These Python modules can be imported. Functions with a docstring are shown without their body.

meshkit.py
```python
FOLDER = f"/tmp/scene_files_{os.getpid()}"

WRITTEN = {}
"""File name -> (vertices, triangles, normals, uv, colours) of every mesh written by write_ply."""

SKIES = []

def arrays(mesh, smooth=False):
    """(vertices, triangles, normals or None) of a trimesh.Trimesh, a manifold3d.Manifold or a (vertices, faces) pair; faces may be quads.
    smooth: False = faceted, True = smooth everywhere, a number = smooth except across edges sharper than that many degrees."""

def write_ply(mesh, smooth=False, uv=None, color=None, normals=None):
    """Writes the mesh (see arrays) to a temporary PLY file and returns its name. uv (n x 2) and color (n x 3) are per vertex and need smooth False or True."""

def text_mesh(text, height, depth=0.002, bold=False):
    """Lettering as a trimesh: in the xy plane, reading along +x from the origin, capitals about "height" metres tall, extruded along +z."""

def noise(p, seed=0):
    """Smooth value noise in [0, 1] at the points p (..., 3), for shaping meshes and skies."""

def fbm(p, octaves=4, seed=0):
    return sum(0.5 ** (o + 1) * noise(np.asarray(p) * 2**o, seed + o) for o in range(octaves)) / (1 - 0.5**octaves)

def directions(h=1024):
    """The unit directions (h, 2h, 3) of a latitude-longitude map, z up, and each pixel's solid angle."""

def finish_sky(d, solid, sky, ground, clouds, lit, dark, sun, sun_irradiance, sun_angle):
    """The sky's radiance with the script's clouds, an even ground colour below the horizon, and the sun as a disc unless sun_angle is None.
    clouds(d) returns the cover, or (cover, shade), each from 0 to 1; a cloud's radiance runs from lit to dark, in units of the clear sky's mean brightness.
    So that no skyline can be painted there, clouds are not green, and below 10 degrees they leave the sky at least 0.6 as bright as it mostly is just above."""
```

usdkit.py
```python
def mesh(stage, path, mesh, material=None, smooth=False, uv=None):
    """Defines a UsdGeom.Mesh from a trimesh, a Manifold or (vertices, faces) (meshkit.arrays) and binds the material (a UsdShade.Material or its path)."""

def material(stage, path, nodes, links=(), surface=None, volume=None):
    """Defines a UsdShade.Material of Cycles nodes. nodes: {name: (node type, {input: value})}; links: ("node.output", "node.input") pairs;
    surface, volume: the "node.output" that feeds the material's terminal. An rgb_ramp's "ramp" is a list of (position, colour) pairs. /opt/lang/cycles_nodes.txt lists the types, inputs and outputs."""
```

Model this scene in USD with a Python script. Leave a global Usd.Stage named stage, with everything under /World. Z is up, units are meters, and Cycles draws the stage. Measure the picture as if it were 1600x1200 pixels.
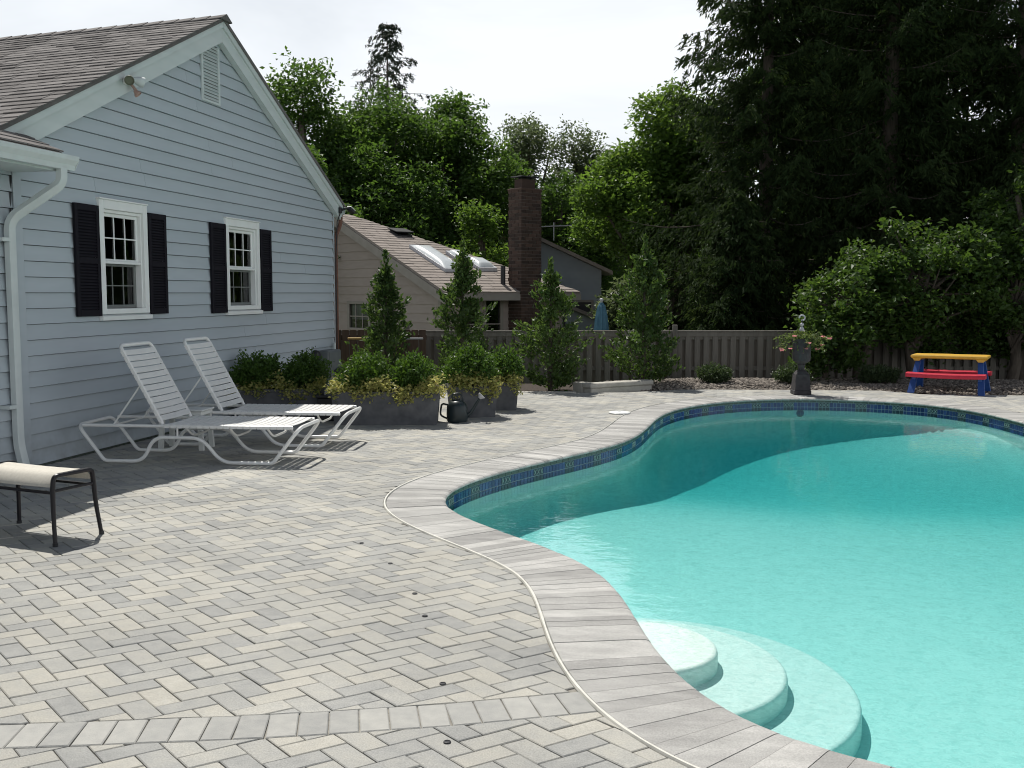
import math, random
import numpy as np, trimesh, usdkit, meshkit
from pxr import Usd, UsdGeom, UsdLux, UsdShade, Gf, Sdf, Vt
from scipy.spatial import Delaunay, cKDTree
from shapely.geometry import Polygon, LineString, Point, box as sbox
from shapely.prepared import prep
import shapely

stage = Usd.Stage.CreateInMemory()
UsdGeom.SetStageUpAxis(stage, UsdGeom.Tokens.z)
UsdGeom.SetStageMetersPerUnit(stage, 1.0)
UsdGeom.Xform.Define(stage, '/World')
RNG = np.random.default_rng(7)

# ------------------------------------------------------------------ camera, sky, sun, exposure
EYE = np.array([0.0, 0.0, 1.5])
YAW, PITCH = math.radians(11.267), math.radians(5.072)
EXPOSURE = 0.08
cam = UsdGeom.Camera.Define(stage, '/World/camera')
cam.CreateHorizontalApertureAttr(36.0); cam.CreateVerticalApertureAttr(27.0)
cam.CreateFocalLengthAttr(36.0); cam.CreateClippingRangeAttr(Gf.Vec2f(0.05, 2000.0))
cam.CreateExposureAttr(EXPOSURE)
FW = np.array([-math.sin(YAW), math.cos(YAW), 0.0])          # level heading of the view
RT = np.array([math.cos(YAW), math.sin(YAW), 0.0])
_f = FW * math.cos(PITCH) - np.array([0, 0, math.sin(PITCH)])
_u = np.cross(RT, _f)
_m = np.eye(4); _m[0, :3], _m[1, :3], _m[2, :3], _m[3, :3] = RT, _u, -_f, EYE
cam.AddTransformOp().Set(Gf.Matrix4d(_m.tolist()))

SUN = np.array([-0.365, 0.51, 1.0]); SUN /= np.linalg.norm(SUN)   # direction towards the sun
SUN_I, SKY_S = 1.25, 0.05
sun = UsdLux.DistantLight.Define(stage, '/World/sun')
sun.CreateNormalizeAttr(True); sun.CreateIntensityAttr(SUN_I); sun.CreateAngleAttr(0.53)
sun.CreateColorAttr(Gf.Vec3f(1.0, 0.962, 0.895))
_z = SUN; _x = np.cross([0, 0, 1.0], _z); _x /= np.linalg.norm(_x); _y = np.cross(_z, _x)
_m = np.eye(4); _m[0, :3], _m[1, :3], _m[2, :3] = _x, _y, _z
sun.AddTransformOp().Set(Gf.Matrix4d(_m.tolist()))
sky_m = usdkit.material(stage, '/World/Looks/sky_dome', {
    'sky': ('sky_texture', {'sky_type': 'single_scattering', 'sun_disc': False, 'sun_elevation': math.asin(SUN[2]), 'sun_rotation': math.atan2(SUN[0], SUN[1]), 'aerosol_density': 1.5}),
    'tc': ('texture_coordinate', {}),
    'map': ('mapping', {'scale': (1.0, 1.0, 3.4)}),
    'n': ('noise_texture', {'scale': 2.1, 'detail': 6.0, 'roughness': 0.55, 'distortion': 0.4}),
    'sep': ('separate_xyz', {}),
    'el': ('map_range', {'range_type': 'smoothstep', 'from_min': 0.22, 'from_max': 0.52, 'to_min': 0.97, 'to_max': 0.10, 'clamp': True}),
    'nr': ('map_range', {'from_min': 0.35, 'from_max': 0.65, 'to_min': 0.83, 'to_max': 1.08, 'clamp': True}),
    'mul': ('math', {'math_type': 'multiply', 'use_clamp': True}),
    'mix': ('mix_color', {'blend_type': 'mix', 'b': (18.6, 19.4, 20.2)}),
    'bg': ('background_shader', {'strength': SKY_S})},
    [('tc.generated', 'map.vector'), ('map.vector', 'n.vector'), ('tc.generated', 'sep.vector'), ('sep.z', 'el.value'), ('n.fac', 'nr.value'), ('el.result', 'mul.value1'), ('nr.result', 'mul.value2'),
     ('mul.value', 'mix.fac'), ('sky.color', 'mix.a'), ('mix.result', 'bg.color')], surface='bg.background')
dome = UsdLux.DomeLight.Define(stage, '/World/sky')
dome.CreateIntensityAttr(1.0)
UsdShade.MaterialBindingAPI.Apply(dome.GetPrim()).Bind(sky_m)
dome.GetPrim().SetCustomDataByKey('kind', 'structure')

# ------------------------------------------------------------------ helpers
_names = {}
def numbered(parent, name):
    k = _names.get((parent, name), 0); _names[(parent, name)] = k + 1
    return f'{parent}/{name}' if k == 0 else f'{parent}/{name}_{k:03d}'

def pth(o): return str(o.GetPath()) if hasattr(o, 'GetPath') else str(o)

def tag(o, label=None, cat=None, group=None, kind=None):
    p = o.GetPrim() if hasattr(o, 'GetPrim') else o
    for k, v in (('label', label), ('category', cat), ('group', group), ('kind', kind)):
        if v: p.SetCustomDataByKey(k, v)
    return p

def thing(name, label, cat, loc=(0, 0, 0), rotz=0.0, group=None, kind=None):
    x = UsdGeom.Xform.Define(stage, numbered('/World', name))
    x.AddTranslateOp().Set(Gf.Vec3d(*map(float, loc)))
    if rotz: x.AddRotateZOp().Set(float(rotz))
    return tag(x, label, cat, group, kind)

TONED = set()          # materials whose colour changes from piece to piece
TRNG = np.random.default_rng(3)
def put(path, mesh, mat, smooth):
    v, f, n = meshkit.arrays(mesh, smooth)
    m = usdkit.mesh(stage, path, (v, f), mat)
    if n is not None:
        m.CreateNormalsAttr(Vt.Vec3fArray.FromNumpy(n.astype(np.float32))); m.SetNormalsInterpolation('vertex')
    if mat is not None and mat.GetPrim().GetName() in TONED:
        from scipy.sparse import coo_matrix
        from scipy.sparse.csgraph import connected_components
        e = np.vstack([f[:, [0, 1]], f[:, [1, 2]]]); N = len(v)
        k, lab = connected_components(coo_matrix((np.ones(len(e), bool), (e[:, 0], e[:, 1])), (N, N)), False)
        tone = TRNG.random(k)[lab]
        UsdGeom.PrimvarsAPI(m).CreatePrimvar('tone', Sdf.ValueTypeNames.FloatArray, 'vertex').Set(Vt.FloatArray.FromNumpy(tone.astype(np.float32)))
    return m

def part(name, mesh, mat, parent='/World', smooth=False, label=None, kind=None):
    m = put(numbered(pth(parent), name), mesh, mat, smooth)
    if label or kind: tag(m, label, None, None, kind)
    return m.GetPrim()

def solo(name, mesh, mat, label=None, cat=None, group=None, kind=None, smooth=False):
    return tag(put(numbered('/World', name), mesh, mat, smooth), label, cat, group, kind)

def copy_of(src, label, loc, rotz=0.0):
    p = src.GetPrim() if hasattr(src, 'GetPrim') else src
    base = p.GetName()
    x = UsdGeom.Xform.Define(stage, numbered('/World', base))
    d = p.GetCustomData()
    x.GetPrim().GetReferences().AddInternalReference(p.GetPath())
    x.GetPrim().SetInstanceable(True)
    x.ClearXformOpOrder()
    t = x.AddTranslateOp(opSuffix='place'); t.Set(Gf.Vec3d(*map(float, loc)))
    r = x.AddRotateZOp(opSuffix='turn'); r.Set(float(rotz))
    x.SetXformOpOrder([t, r])
    return tag(x, label, d['category'], d.get('group'))

def cat_(*ms):
    V, F, n = [], [], 0
    for m in ms:
        v, f = (m.vertices, m.faces) if hasattr(m, 'vertices') else m
        v, f = np.asarray(v, float), np.asarray(f, int)
        if f.shape[1] == 4: f = np.vstack([f[:, [0, 1, 2]], f[:, [0, 2, 3]]])
        V.append(v); F.append(f + n); n += len(v)
    return np.vstack(V), np.vstack(F)

_BQ = np.array([[0, 3, 2, 1], [4, 5, 6, 7], [0, 1, 5, 4], [1, 2, 6, 5], [2, 3, 7, 6], [3, 0, 4, 7]])
def bx(x0, x1, y0, y1, z0, z1):
    v = np.array([[x0, y0, z0], [x1, y0, z0], [x1, y1, z0], [x0, y1, z0], [x0, y0, z1], [x1, y0, z1], [x1, y1, z1], [x0, y1, z1]], float)
    return v, np.vstack([_BQ[:, [0, 1, 2]], _BQ[:, [0, 2, 3]]])

def hull(pts):
    h = trimesh.convex.convex_hull(np.asarray(list(pts), float)); return np.array(h.vertices), np.array(h.faces)

def cbx(x0, x1, y0, y1, z0, z1, c=0.004):
    """box with chamfered edges"""
    P = []
    for X, sx in ((x0, 1), (x1, -1)):
        for Y, sy in ((y0, 1), (y1, -1)):
            for Z, sz in ((z0, 1), (z1, -1)):
                P += [[X, Y + sy * c, Z + sz * c], [X + sx * c, Y, Z + sz * c], [X + sx * c, Y + sy * c, Z]]
    return hull(P)

def xf(m, M):
    v, f = m; v = np.asarray(v) @ M[:3, :3].T + M[:3, 3]; return v, f
def move(m, d): return np.asarray(m[0]) + np.asarray(d, float), m[1]
def rotz(a, o=(0, 0, 0)):
    c, s = math.cos(a), math.sin(a); M = np.eye(4); M[:2, :2] = [[c, -s], [s, c]]
    o = np.asarray(o, float); M[:3, 3] = o - M[:3, :3] @ o; return M
def rot(axis, a):
    return trimesh.transformations.rotation_matrix(a, axis)

def tube(pts, r, n=8, closed=False, caps=True):
    """round tube along a polyline (parallel-transport frame); r scalar or per point"""
    p = np.asarray(pts, float); N = len(p); r = np.broadcast_to(r, (N,))
    if closed: t = np.roll(p, -1, 0) - np.roll(p, 1, 0)
    else: t = np.gradient(p, axis=0)
    t /= np.linalg.norm(t, axis=1, keepdims=True) + 1e-12
    a = np.cross(t[0], [0, 0, 1.0] if abs(t[0][2]) < 0.9 else [1.0, 0, 0]); a /= np.linalg.norm(a)
    A = []
    for k in range(N):
        a = a - t[k] * (a @ t[k]); a /= np.linalg.norm(a) + 1e-12; A.append(a)
    A = np.array(A); B = np.cross(t, A)
    ang = np.arange(n) * 2 * np.pi / n
    v = (p[:, None] + r[:, None, None] * (np.cos(ang)[None, :, None] * A[:, None] + np.sin(ang)[None, :, None] * B[:, None])).reshape(-1, 3)
    F = []
    for k in range(N if closed else N - 1):
        q = (k + 1) % N
        for j in range(n):
            F.append([k * n + j, k * n + (j + 1) % n, q * n + (j + 1) % n, q * n + j])
    F = np.array(F); F = np.vstack([F[:, [0, 1, 2]], F[:, [0, 2, 3]]])
    if caps and not closed:
        v = np.vstack([v, p[0], p[-1]]); c0, c1 = len(v) - 2, len(v) - 1
        F = np.vstack([F, [[c0, (j + 1) % n, j] for j in range(n)], [[c1, (N - 1) * n + j, (N - 1) * n + (j + 1) % n] for j in range(n)]])
    return v, F

def fillet(pts, r=0.05, k=5, closed=False):
    """rounds the corners of a polyline"""
    p = np.asarray(pts, float); out = []
    N = len(p)
    for i in range(N):
        if not closed and i in (0, N - 1): out.append(p[i]); continue
        a, b, c = p[i - 1], p[i], p[(i + 1) % N]
        d1, d2 = a - b, c - b; l1, l2 = np.linalg.norm(d1), np.linalg.norm(d2)
        rr = min(r, l1 * 0.45, l2 * 0.45)
        s, e = b + d1 / l1 * rr, b + d2 / l2 * rr
        for t in np.linspace(0, 1, k): out.append((1 - t) ** 2 * s + 2 * t * (1 - t) * b + t * t * e)
    return np.array(out)

def lathe(prof, n=24):
    """prof: (r, z) pairs from bottom to top"""
    p = np.asarray(prof, float); ang = np.arange(n) * 2 * np.pi / n
    v = np.stack([p[:, 0, None] * np.cos(ang), p[:, 0, None] * np.sin(ang), np.repeat(p[:, 1, None], n, 1)], -1).reshape(-1, 3)
    F = [[k * n + j, k * n + (j + 1) % n, (k + 1) * n + (j + 1) % n, (k + 1) * n + j] for k in range(len(p) - 1) for j in range(n)]
    F = np.array(F); return v, np.vstack([F[:, [0, 1, 2]], F[:, [0, 2, 3]]])

def prism(poly, z0, z1):
    """extruded shapely polygon as one closed mesh"""
    gs = getattr(poly, 'geoms', [poly])
    ms = []
    for g in gs:
        if g.area < 1e-7: continue
        m = trimesh.creation.extrude_polygon(g, z1 - z0, engine='earcut'); v = np.array(m.vertices); v[:, 2] += z0
        ms.append((v, np.array(m.faces)))
    return cat_(*ms)

def sheet(poly, z):
    V, F, n = [], [], 0
    for g in getattr(poly, 'geoms', [poly]):
        v, f = trimesh.creation.triangulate_polygon(g, engine='earcut')
        V.append(np.c_[v, np.full(len(v), z)]); F.append(f + n); n += len(v)
    v, f = np.vstack(V), np.vstack(F)
    nz = np.cross(v[f[:, 1]] - v[f[:, 0]], v[f[:, 2]] - v[f[:, 0]])[:, 2]
    f[nz < 0] = f[nz < 0][:, ::-1]
    return v, f

def leaves(c, ax, L, W, rng, fold=0.25, nrm=None):
    """rhombic folded leaves (2 triangles each): centres c, long axes ax"""
    n = len(c)
    ax = ax / (np.linalg.norm(ax, axis=1, keepdims=True) + 1e-9)
    r = rng.normal(size=(n, 3)) if nrm is None else nrm + rng.normal(size=(n, 3)) * 0.45
    s = np.cross(ax, r); s /= np.linalg.norm(s, axis=1, keepdims=True) + 1e-9
    up = np.cross(s, ax)
    L = np.broadcast_to(L, (n,))[:, None]; W = np.broadcast_to(W, (n,))[:, None]
    b = c - ax * L * 0.5; t = c + ax * L * 0.5
    l = c + s * W * 0.5 + up * W * fold - ax * L * 0.06; q = c - s * W * 0.5 + up * W * fold - ax * L * 0.06
    v = np.stack([b, q, t, l], 1).reshape(-1, 3)
    i = np.arange(n)[:, None] * 4
    return v, np.vstack([i + [0, 1, 2], i + [0, 2, 3]])

def unit(rng, n):
    v = rng.normal(size=(n, 3)); return v / np.linalg.norm(v, axis=1, keepdims=True)

# ------------------------------------------------------------------ materials
def mat(name, c1, c2=None, rough=0.6, scale=6.0, detail=4.0, bump=0.0, bscale=None, island=0.0, spec=0.4, metal=0.0, stretch=(1, 1, 1), contrast=(0.3, 0.7), dist=0.01, extra=None, coord='position'):
    """principled surface whose colour wanders between c1 and c2 with a noise and, by "island", from piece to piece"""
    P = f'/World/Looks/{name}'
    c2 = c1 if c2 is None else c2
    nodes = {'g': ('geometry', {}), 'tc': ('texture_coordinate', {}),
             'map': ('mapping', {'scale': tuple(map(float, stretch))}),
             'n': ('noise_texture', {'scale': float(scale), 'detail': float(detail), 'roughness': 0.6}),
             'mr': ('map_range', {'from_min': contrast[0], 'from_max': contrast[1], 'to_min': 0.0, 'to_max': 1.0, 'clamp': True}),
             'mix': ('mix_color', {'blend_type': 'mix', 'a': c1, 'b': c2}),
             'p': ('principled_bsdf', {'roughness': rough, 'specular_ior_level': spec, 'metallic': metal})}
    links = [('g.position' if coord == 'position' else 'tc.object', 'map.vector'), ('map.vector', 'n.vector'), ('n.fac', 'mr.value'), ('mix.result', 'p.base_color')]
    if island:
        TONED.add(name)
        nodes.update({'at': ('attribute', {'attribute': 'tone'}), 'mf': ('mix_float', {'fac': float(island)})})
        links += [('mr.result', 'mf.a'), ('at.fac', 'mf.b'), ('mf.result', 'mix.fac')]
    else: links.append(('mr.result', 'mix.fac'))
    if bump:
        nodes['bn'] = ('noise_texture', {'scale': float(bscale or scale * 4), 'detail': 5.0, 'roughness': 0.6})
        nodes['b'] = ('bump', {'strength': float(bump), 'distance': float(dist)})
        links += [('map.vector', 'bn.vector'), ('bn.fac', 'b.height'), ('b.normal', 'p.normal')]
    if extra: nodes, links = extra(nodes, links)
    return usdkit.material(stage, P, nodes, links, surface='p.BSDF')

def leafmat(name, ca, cb, cc=None, transl=0.35, rough=0.5, spec=0.35):
    """leaf: colour from leaf to leaf between ca, cb (and rarely cc), part of the light passing through"""
    cc = cc or cb
    P = f'/World/Looks/{name}'; TONED.add(name)
    br = lambda c, k: tuple(min(1, x * k) for x in c)
    return usdkit.material(stage, P, {
        'g': ('geometry', {}), 'at': ('attribute', {'attribute': 'tone'}), 'n': ('noise_texture', {'scale': 0.9, 'detail': 2.0}),
        'm': ('math', {'math_type': 'multiply_add', 'value2': 0.75}), 'm2': ('math', {'math_type': 'multiply_add', 'value2': 0.9, 'value3': -0.33}),
        'r': ('rgb_ramp', {'ramp': [(0.0, ca), (0.55, cb), (0.86, cb), (1.0, cc)]}),
        'h': ('hsv', {'saturation': 1.1, 'value': 1.9, 'hue': 0.485}),
        'p': ('principled_bsdf', {'roughness': rough, 'specular_ior_level': spec}), 't': ('translucent_bsdf', {}), 'x': ('mix_closure', {'fac': transl})},
        [('g.position', 'n.vector'), ('n.fac', 'm2.value1'), ('at.fac', 'm.value1'), ('m2.value', 'm.value3'), ('m.value', 'r.fac'), ('r.color', 'p.base_color'), ('r.color', 'h.color'), ('h.color', 't.color'), ('p.BSDF', 'x.closure1'), ('t.BSDF', 'x.closure2')], surface='x.closure')

M = {}
def paver_extra(nodes, links):
    nodes['n2'] = ('noise_texture', {'scale': 1.1, 'detail': 3.0}); nodes['mr2'] = ('map_range', {'from_min': 0.3, 'from_max': 0.70, 'to_min': 0.84, 'to_max': 1.10, 'clamp': True})
    nodes['n3'] = ('noise_texture', {'scale': 170.0, 'detail': 4.0, 'roughness': 0.7}); nodes['mr3'] = ('map_range', {'from_min': 0.3, 'from_max': 0.7, 'to_min': 0.74, 'to_max': 1.18, 'clamp': True})
    nodes['mm'] = ('math', {'math_type': 'multiply'}); nodes['sc'] = ('vector_math', {'math_type': 'scale'})
    nodes['ramp'] = ('rgb_ramp', {'ramp': [(0.0, (0.255, 0.258, 0.25)), (0.25, (0.318, 0.319, 0.305)), (0.55, (0.372, 0.367, 0.337)), (0.85, (0.42, 0.405, 0.357)), (1.0, (0.468, 0.456, 0.412))]})
    links = [l for l in links if l[1] not in ('p.base_color', 'mix.fac')] + [('mf.result', 'ramp.fac'), ('g.position', 'n2.vector'), ('g.position', 'n3.vector'), ('n2.fac', 'mr2.value'), ('n3.fac', 'mr3.value'), ('mr2.result', 'mm.value1'), ('mr3.result', 'mm.value2'),
              ('ramp.color', 'sc.vector1'), ('mm.value', 'sc.scale'), ('sc.vector', 'p.base_color')]
    del nodes['mix']
    return nodes, links
M['paver'] = mat('paver_concrete', (0, 0, 0), rough=0.85, scale=14, bump=0.5, bscale=180, dist=0.003, island=0.72, spec=0.25, extra=paver_extra)
def coping_extra(nodes, links):
    nodes, links = paver_extra(nodes, links)
    nodes['ramp'] = ('rgb_ramp', {'ramp': [(0.0, (0.215, 0.212, 0.206)), (0.3, (0.315, 0.311, 0.298)), (0.65, (0.405, 0.40, 0.382)), (1.0, (0.54, 0.53, 0.505))]})
    return nodes, links
M['coping'] = mat('coping_concrete', (0, 0, 0), rough=0.8, scale=4, stretch=(1.0, 3.2, 1.0), bump=0.35, bscale=160, dist=0.003, island=0.6, spec=0.3, extra=coping_extra)
M['soldier'] = mat('border_paver_concrete', (0.275, 0.277, 0.268), (0.41, 0.405, 0.376), rough=0.85, scale=16, detail=7, bump=0.6, bscale=180, dist=0.003, island=0.5, spec=0.25)
M['sand'] = mat('joint_sand', (0.17, 0.16, 0.14), (0.30, 0.285, 0.25), rough=0.95, scale=40)
M['caulk'] = mat('white_joint_sealant', (0.52, 0.51, 0.46), (0.66, 0.645, 0.585), rough=0.6, scale=30)
def dirt(nodes, links):
    nodes.update({'sx': ('separate_xyz', {}), 'dz': ('map_range', {'from_min': 0.0, 'from_max': 0.55, 'to_min': 1.0, 'to_max': 0.0, 'clamp': True}),
                  'dn': ('noise_texture', {'scale': 5.0, 'detail': 7.0, 'roughness': 0.7}), 'dm': ('map_range', {'from_min': 0.40, 'from_max': 0.75, 'to_min': 0.12, 'to_max': 0.6, 'clamp': True}),
                  'du': ('math', {'math_type': 'multiply'}), 'dx': ('mix_color', {'blend_type': 'mix', 'b': (0.16, 0.155, 0.135)})})
    links = [l for l in links if l[1] != 'p.base_color'] + [('g.position', 'sx.vector'), ('sx.z', 'dz.value'), ('g.position', 'dn.vector'), ('dn.fac', 'dm.value'), ('dz.result', 'du.value1'), ('dm.result', 'du.value2'), ('du.value', 'dx.fac'), ('mix.result', 'dx.a'), ('dx.result', 'p.base_color')]
    return nodes, links
M['siding'] = mat('grey_lap_siding', (0.385, 0.430, 0.462), (0.435, 0.480, 0.512), rough=0.55, scale=3, detail=6, bump=0.12, bscale=60, dist=0.002, island=0.35, stretch=(1, 0.4, 3), extra=dirt)
M['white'] = mat('white_paint', (0.74, 0.75, 0.73), (0.80, 0.81, 0.79), rough=0.4, scale=5)
M['trim'] = mat('pale_trim', (0.50, 0.55, 0.54), (0.57, 0.61, 0.60), rough=0.5, scale=4, stretch=(1, 0.5, 2))
M['gutter'] = mat('gutter_enamel', (0.52, 0.565, 0.56), (0.59, 0.63, 0.62), rough=0.35, scale=6)
M['black'] = mat('shutter_paint', (0.006, 0.005, 0.009), (0.010, 0.009, 0.013), rough=0.6, scale=20, spec=0.15)
M['shingle'] = mat('asphalt_shingle', (0.095, 0.088, 0.085), (0.215, 0.202, 0.194), rough=0.9, scale=9, bump=0.6, bscale=220, dist=0.004, island=0.7, spec=0.2)
M['tube'] = mat('white_tube_enamel', (0.72, 0.72, 0.70), (0.78, 0.78, 0.76), rough=0.3, scale=9, coord='object')
M['strap'] = mat('white_vinyl_strap', (0.68, 0.68, 0.66), (0.78, 0.77, 0.74), rough=0.4, scale=8, island=0.4, coord='object')
M['resin'] = mat('white_resin', (0.62, 0.63, 0.60), (0.70, 0.71, 0.68), rough=0.5, scale=8)
M['bronze'] = mat('dark_bronze_tube', (0.008, 0.007, 0.009), (0.012, 0.011, 0.013), rough=0.35, scale=12, spec=0.3)
M['sling'] = mat('beige_sling', (0.50, 0.47, 0.41), (0.58, 0.55, 0.48), rough=0.8, scale=60, bump=0.3, bscale=400, dist=0.002)
M['planter'] = mat('slate_planter', (0.062, 0.065, 0.072), (0.125, 0.127, 0.134), rough=0.8, scale=7, bump=0.4, bscale=120, dist=0.003)
M['soil'] = mat('dark_soil', (0.03, 0.022, 0.016), (0.06, 0.045, 0.033), rough=0.95, scale=25, bump=0.8, bscale=60, dist=0.02)
M['can'] = mat('dark_green_can', (0.008, 0.014, 0.016), (0.014, 0.022, 0.024), rough=0.35, scale=10)
M['dark'] = mat('black_metal', (0.012, 0.012, 0.014), (0.022, 0.022, 0.024), rough=0.4, scale=10)
M['steel'] = mat('grey_steel', (0.42, 0.43, 0.45), (0.5, 0.5, 0.52), rough=0.35, scale=10)
M['box'] = mat('grey_utility_box', (0.10, 0.115, 0.12), (0.14, 0.15, 0.15), rough=0.5, scale=10)
M['wood'] = mat('weathered_fence_wood', (0.10, 0.092, 0.08), (0.23, 0.213, 0.185), rough=0.9, scale=5, detail=6, bump=0.5, bscale=30, dist=0.006, island=0.5, stretch=(4, 4, 0.35))
M['redwood'] = mat('brown_fence_wood', (0.055, 0.036, 0.026), (0.12, 0.08, 0.058), rough=0.85, scale=5, bump=0.4, bscale=30, dist=0.006, island=0.5, stretch=(4, 4, 0.35))
M['stone'] = mat('pale_kerb_stone', (0.36, 0.34, 0.30), (0.47, 0.45, 0.40), rough=0.85, scale=8, bump=0.5, bscale=60, dist=0.006)
M['rock'] = mat('bed_gravel_stone', (0.06, 0.05, 0.042), (0.30, 0.26, 0.22), rough=0.85, scale=20, island=0.85)
M['bedsoil'] = mat('bed_soil', (0.06, 0.05, 0.042), (0.13, 0.11, 0.09), rough=0.95, scale=18, bump=0.8, bscale=50, dist=0.02)
M['grass'] = mat('lawn_ground', (0.035, 0.055, 0.018), (0.08, 0.10, 0.035), rough=0.95, scale=3, bump=0.6, bscale=40, dist=0.03)
M['plaster'] = mat('pool_plaster', (0.60, 0.69, 0.655), (0.68, 0.755, 0.72), rough=0.75, scale=7.0, detail=8, bump=0.4, bscale=70, dist=0.004)
M['stepplaster'] = mat('step_plaster', (0.66, 0.685, 0.655), (0.74, 0.755, 0.73), rough=0.75, scale=16.0, detail=8, bump=0.6, bscale=90, dist=0.004)
M['tile'] = mat('blue_glazed_tile', (0.006, 0.014, 0.055), (0.025, 0.055, 0.16), rough=0.12, scale=30, island=0.7, spec=0.5)
M['tiledark'] = mat('dark_pattern_tile', (0.008, 0.02, 0.03), (0.02, 0.045, 0.06), rough=0.12, scale=40, island=0.5, spec=0.5)
M['motif'] = mat('pale_tile_motif', (0.20, 0.30, 0.26), (0.32, 0.42, 0.38), rough=0.3, scale=40)
M['trimtile'] = mat('green_grey_border_tile', (0.022, 0.04, 0.032), (0.06, 0.085, 0.068), rough=0.3, scale=40, island=0.5)
M['grout'] = mat('tile_grout', (0.16, 0.24, 0.26), (0.24, 0.33, 0.35), rough=0.8, scale=30)
M['mortar'] = mat('dark_mortar', (0.05, 0.065, 0.055), (0.10, 0.12, 0.10), rough=0.9, scale=20)
M['tan'] = mat('tan_siding', (0.295, 0.245, 0.215), (0.35, 0.295, 0.26), rough=0.7, scale=3, stretch=(1, 1, 4), island=0.3)
M['tantrim'] = mat('tan_trim', (0.24, 0.215, 0.185), (0.29, 0.26, 0.23), rough=0.7, scale=4)
M['roof2'] = mat('brown_shingle', (0.20, 0.172, 0.15), (0.29, 0.25, 0.222), rough=0.9, scale=5, island=0.6, bump=0.4, bscale=90, dist=0.006)
M['brick'] = mat('red_brown_brick', (0.022, 0.015, 0.012), (0.085, 0.052, 0.039), rough=0.9, scale=9, island=0.75, bump=0.4, bscale=90, dist=0.005)
M['brickmortar'] = mat('brick_mortar', (0.16, 0.14, 0.12), (0.22, 0.2, 0.17), rough=0.95, scale=20)
M['bluehouse'] = mat('blue_grey_house_siding', (0.26, 0.295, 0.33), (0.31, 0.345, 0.375), rough=0.7, scale=3, island=0.2)
M['acrylic'] = mat('white_skylight_dome', (0.50, 0.54, 0.56), (0.58, 0.61, 0.62), rough=0.25, scale=6)
M['umb'] = mat('blue_umbrella_cloth', (0.05, 0.13, 0.19), (0.10, 0.22, 0.29), rough=0.8, scale=6)
M['yellow'] = mat('yellow_plastic', (0.50, 0.29, 0.025), (0.62, 0.38, 0.05), rough=0.45, scale=9, detail=7)  # darkened: tree shade over the toddler table is put into the colour
M['red'] = mat('red_plastic', (0.40, 0.012, 0.035), (0.52, 0.03, 0.055), rough=0.45, scale=9, detail=7)  # red also darkened to carry the tree shade
M['bluep'] = mat('blue_plastic', (0.014, 0.055, 0.22), (0.03, 0.09, 0.31), rough=0.45, scale=9, detail=7)
M['urn'] = mat('dark_cast_urn', (0.024, 0.022, 0.025), (0.055, 0.051, 0.053), rough=0.85, scale=14, bump=0.5, bscale=60, dist=0.008)
M['bark'] = mat('tree_bark', (0.045, 0.036, 0.028), (0.12, 0.10, 0.08), rough=0.95, scale=6, bump=0.8, bscale=20, dist=0.03, stretch=(3, 3, 0.6))
M['rust'] = mat('brown_pipe', (0.13, 0.06, 0.04), (0.2, 0.10, 0.07), rough=0.7, scale=8)
M['interior'] = mat('room_wall', (0.10, 0.10, 0.095), (0.13, 0.13, 0.12), rough=0.9)
M['screen'] = mat('sash_behind_screen', (0.16, 0.17, 0.16), (0.19, 0.2, 0.19), rough=0.8)
M['tanlamp'] = mat('sensor_plastic', (0.36, 0.23, 0.19), (0.42, 0.28, 0.23), rough=0.5)
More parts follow.
